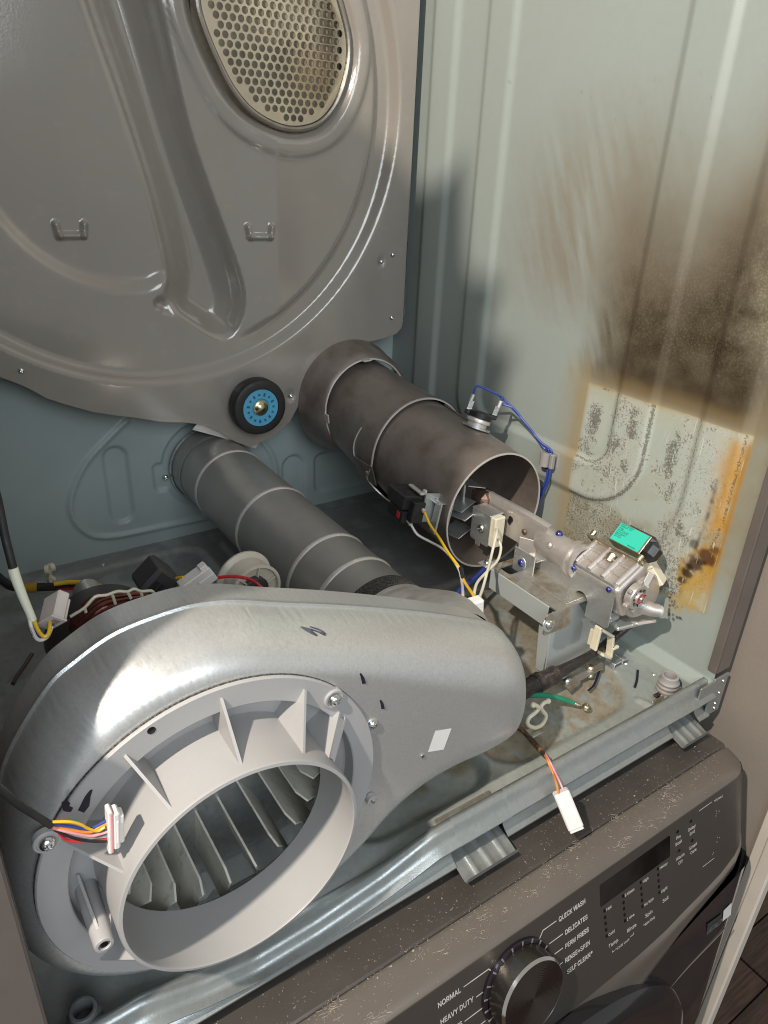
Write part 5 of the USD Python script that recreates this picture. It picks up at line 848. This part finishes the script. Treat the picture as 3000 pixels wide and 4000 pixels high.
for s, u, v, h, w in (('Hot', .4568, -.0441, .0030, .007), ('5 times', .4822, -.0437, .0031, .0137), ('High', .5081, -.0430, .0030, .0083), ('Heavy', .5334, -.0420, .0030, .012), ('Cold', .4588, -.0732, .0030, .0086), ('1 time', .4845, -.0718, .0030, .0107), ('No Spin', .5098, -.0706, .0030, .0142), ('Light', .5352, -.0700, .0030, .0099), ('Temp.', .4586, -.0865, .0040, .0142), ('Rinse', .4843, -.0855, .0040, .0136), ('Spin', .5111, -.0845, .0038, .0107), ('Soil', .5375, -.0830, .0038, .0092), ('*Spin Only', .5081, -.0930, .0026, .0177), ('*Child Lock', .4675, -.0952, .0026, .0202),
                        ('Pre', .5593, -.0222, .0034, .0068), ('Soak', .5577, -.0288, .0034, .0107), ('Delay', .5781, -.0226, .0034, .0120), ('End', .5805, -.0285, .0034, .0086), ('Alarm', .5589, -.0462, .0034, .0130), ('Off', .5622, -.0528, .0034, .0070), ('Smart', .5799, -.0450, .0034, .0129), ('Care', .5820, -.0512, .0034, .0098), ('*(3 sec)', .6207, -.0100, .0024, .0145)): ptext(s, u, v, h, w)
for u, vs_ in ((.4545, (-.0420, -.0494, -.0564, -.0638, -.0709)), (.4801, (-.0410, -.0485, -.0555, -.0628, -.0697)), (.5054, (-.0402, -.0473, -.0544, -.0615, -.0686)), (.5308, (-.0393, -.0464, -.0535, -.0607, -.0675))):
    for i, v in enumerate(vs_): obj(fp, 'indicator_led', rbox(PN(u + i * .0005, v, .0003), (.0022, .0008, .0032), A([pe1, pn, pe2]), .0002), led_m)
for u, v in ((.5613, -.0136), (.5826, -.0125), (.5848, -.0359), (.5637, -.0366)): obj(fp, 'indicator_led', rbox(PN(u, v, .0003), (.0036, .0008, .0026), A([pe1, pn, pe2]), .0006), led_m)
for u, v in ((.6251, -.0219), (.6250, -.0248), (.6247, -.0276), (.6300, -.0245), (.6276, -.0547), (.6272, -.0600), (.6310, -.0570), (.6196, -.0714), (.6210, -.0700)): obj(fp, 'worn_print_dot', rbox(PN(u, v, .0003), (.0006, .0002, .0008), A([pe1, pn, pe2]), .0001), print_m, False)
obj(fp, 'display', extr(rrect(.4495, -.0355, .5495, -.0118, .0015), PN(0, 0, -.0003), pe1, pe2, .0006), disp_m, 30)
# dial
kc = lambda o: PN(.3455, -.0458, o)
dl = obj(ws, 'dial', lathe([(.0375, -.001), (.0375, .0022), (.0365, .0034), (.0340, .0038)], kc(0), -pn, 80), knob_ring, 30)
for k in range(20):
    a = k / 20 * 2 * np.pi + .12; d = pe1 * math.cos(a) + pe2 * math.sin(a); obj(dl, 'tick', rbox(kc(.0034) + d * .0357, (.0038, .0016, .0008), A([d, np.cross(-pn, d), -pn]), .0002), tick_m, False)
obj(dl, 'dial_side', lathe([(.0338, .003), (.0335, .0195)], kc(0), -pn, 80), knob_m, 30); obj(dl, 'dial_edge', lathe([(.0335, .0195), (.0318, .0218)], kc(0), -pn, 80), knob_edge, 30)
kq = kc(.0213)
tang = usdkit.material(stage, '/World/Looks/knob_face', {'g': ('geometry', {}), 'mp': ('mapping', {'location': tuple(-kq)}), 'w': ('wave_texture', {'wave_type': 'rings', 'rings_direction': 'spherical', 'scale': 220., 'distortion': 0.}), 'b': ('bump', {'strength': .35, 'distance': .0003}), 'p': ('principled_bsdf', {'base_color': (.20, .18, .165), 'metallic': 1.0, 'roughness': .22})}, [('g.position', 'mp.vector'), ('mp.vector', 'w.vector'), ('w.fac', 'b.height'), ('b.normal', 'p.normal')], surface='p.BSDF')
obj(dl, 'dial_face', lathe([(.0318, .0218), (.0316, .0216), (.02, .0213), (1e-5, .0213)], kc(0), -pn, 80), tang, 30)
# dust specks on the washer top edge
dv_, df_ = [], []; s_ = trimesh.creation.icosphere(0, 1.0)
for i in range(900):
    x = rng.uniform(.02, .66); y = -.035 - abs(rng.normal()) * .013 if rng.random() < .7 else rng.uniform(-.035, -.004); r_ = rng.uniform(.00012, .0004) * (2.2 if rng.random() < .05 else 1)
    z = np.interp(y, [b_[0] for b_ in bz[::-1]], [b_[1] for b_ in bz[::-1]]) if y < -.0363 else -.040
    if y < -.064: continue
    df_.append(A(s_.faces) + sum(len(q_) for q_ in dv_)); dv_.append(A(s_.vertices) * r_ * (1.3, 1, .6) + (x, y, z + r_ * .3))
for c_ in range(26):
    cx, cy = rng.uniform(.05, .64), rng.uniform(-.060, -.036)
    for i in range(16):
        x, y = cx + rng.normal() * .004, cy + rng.normal() * .0022
        if not (-.0635 < y < -.004): continue
        z = np.interp(y, [b_[0] for b_ in bz[::-1]], [b_[1] for b_ in bz[::-1]]) if y < -.0363 else -.040
        a_ = rng.uniform(0, 3.14); L_2 = rng.uniform(.0008, .0032); d_ = A([math.cos(a_), math.sin(a_) * .5, .0]) * L_2; V_, F_ = tube([A([x, y, z + .0003]) - d_, A([x, y, z + .0008]) + d_[[1, 0, 2]] * .2, A([x, y, z + .0004]) + d_], .00012, 3, 3)
        df_.append(F_ + sum(len(q_) for q_ in dv_)); dv_.append(V_)
dust = obj(None, 'dust', (np.vstack(dv_), np.vstack(df_)), M('lint_dust', (.40, .35, .29), .9), False, kind='stuff', label='pale dust specks scattered on the top edge of the washer', category='dust')
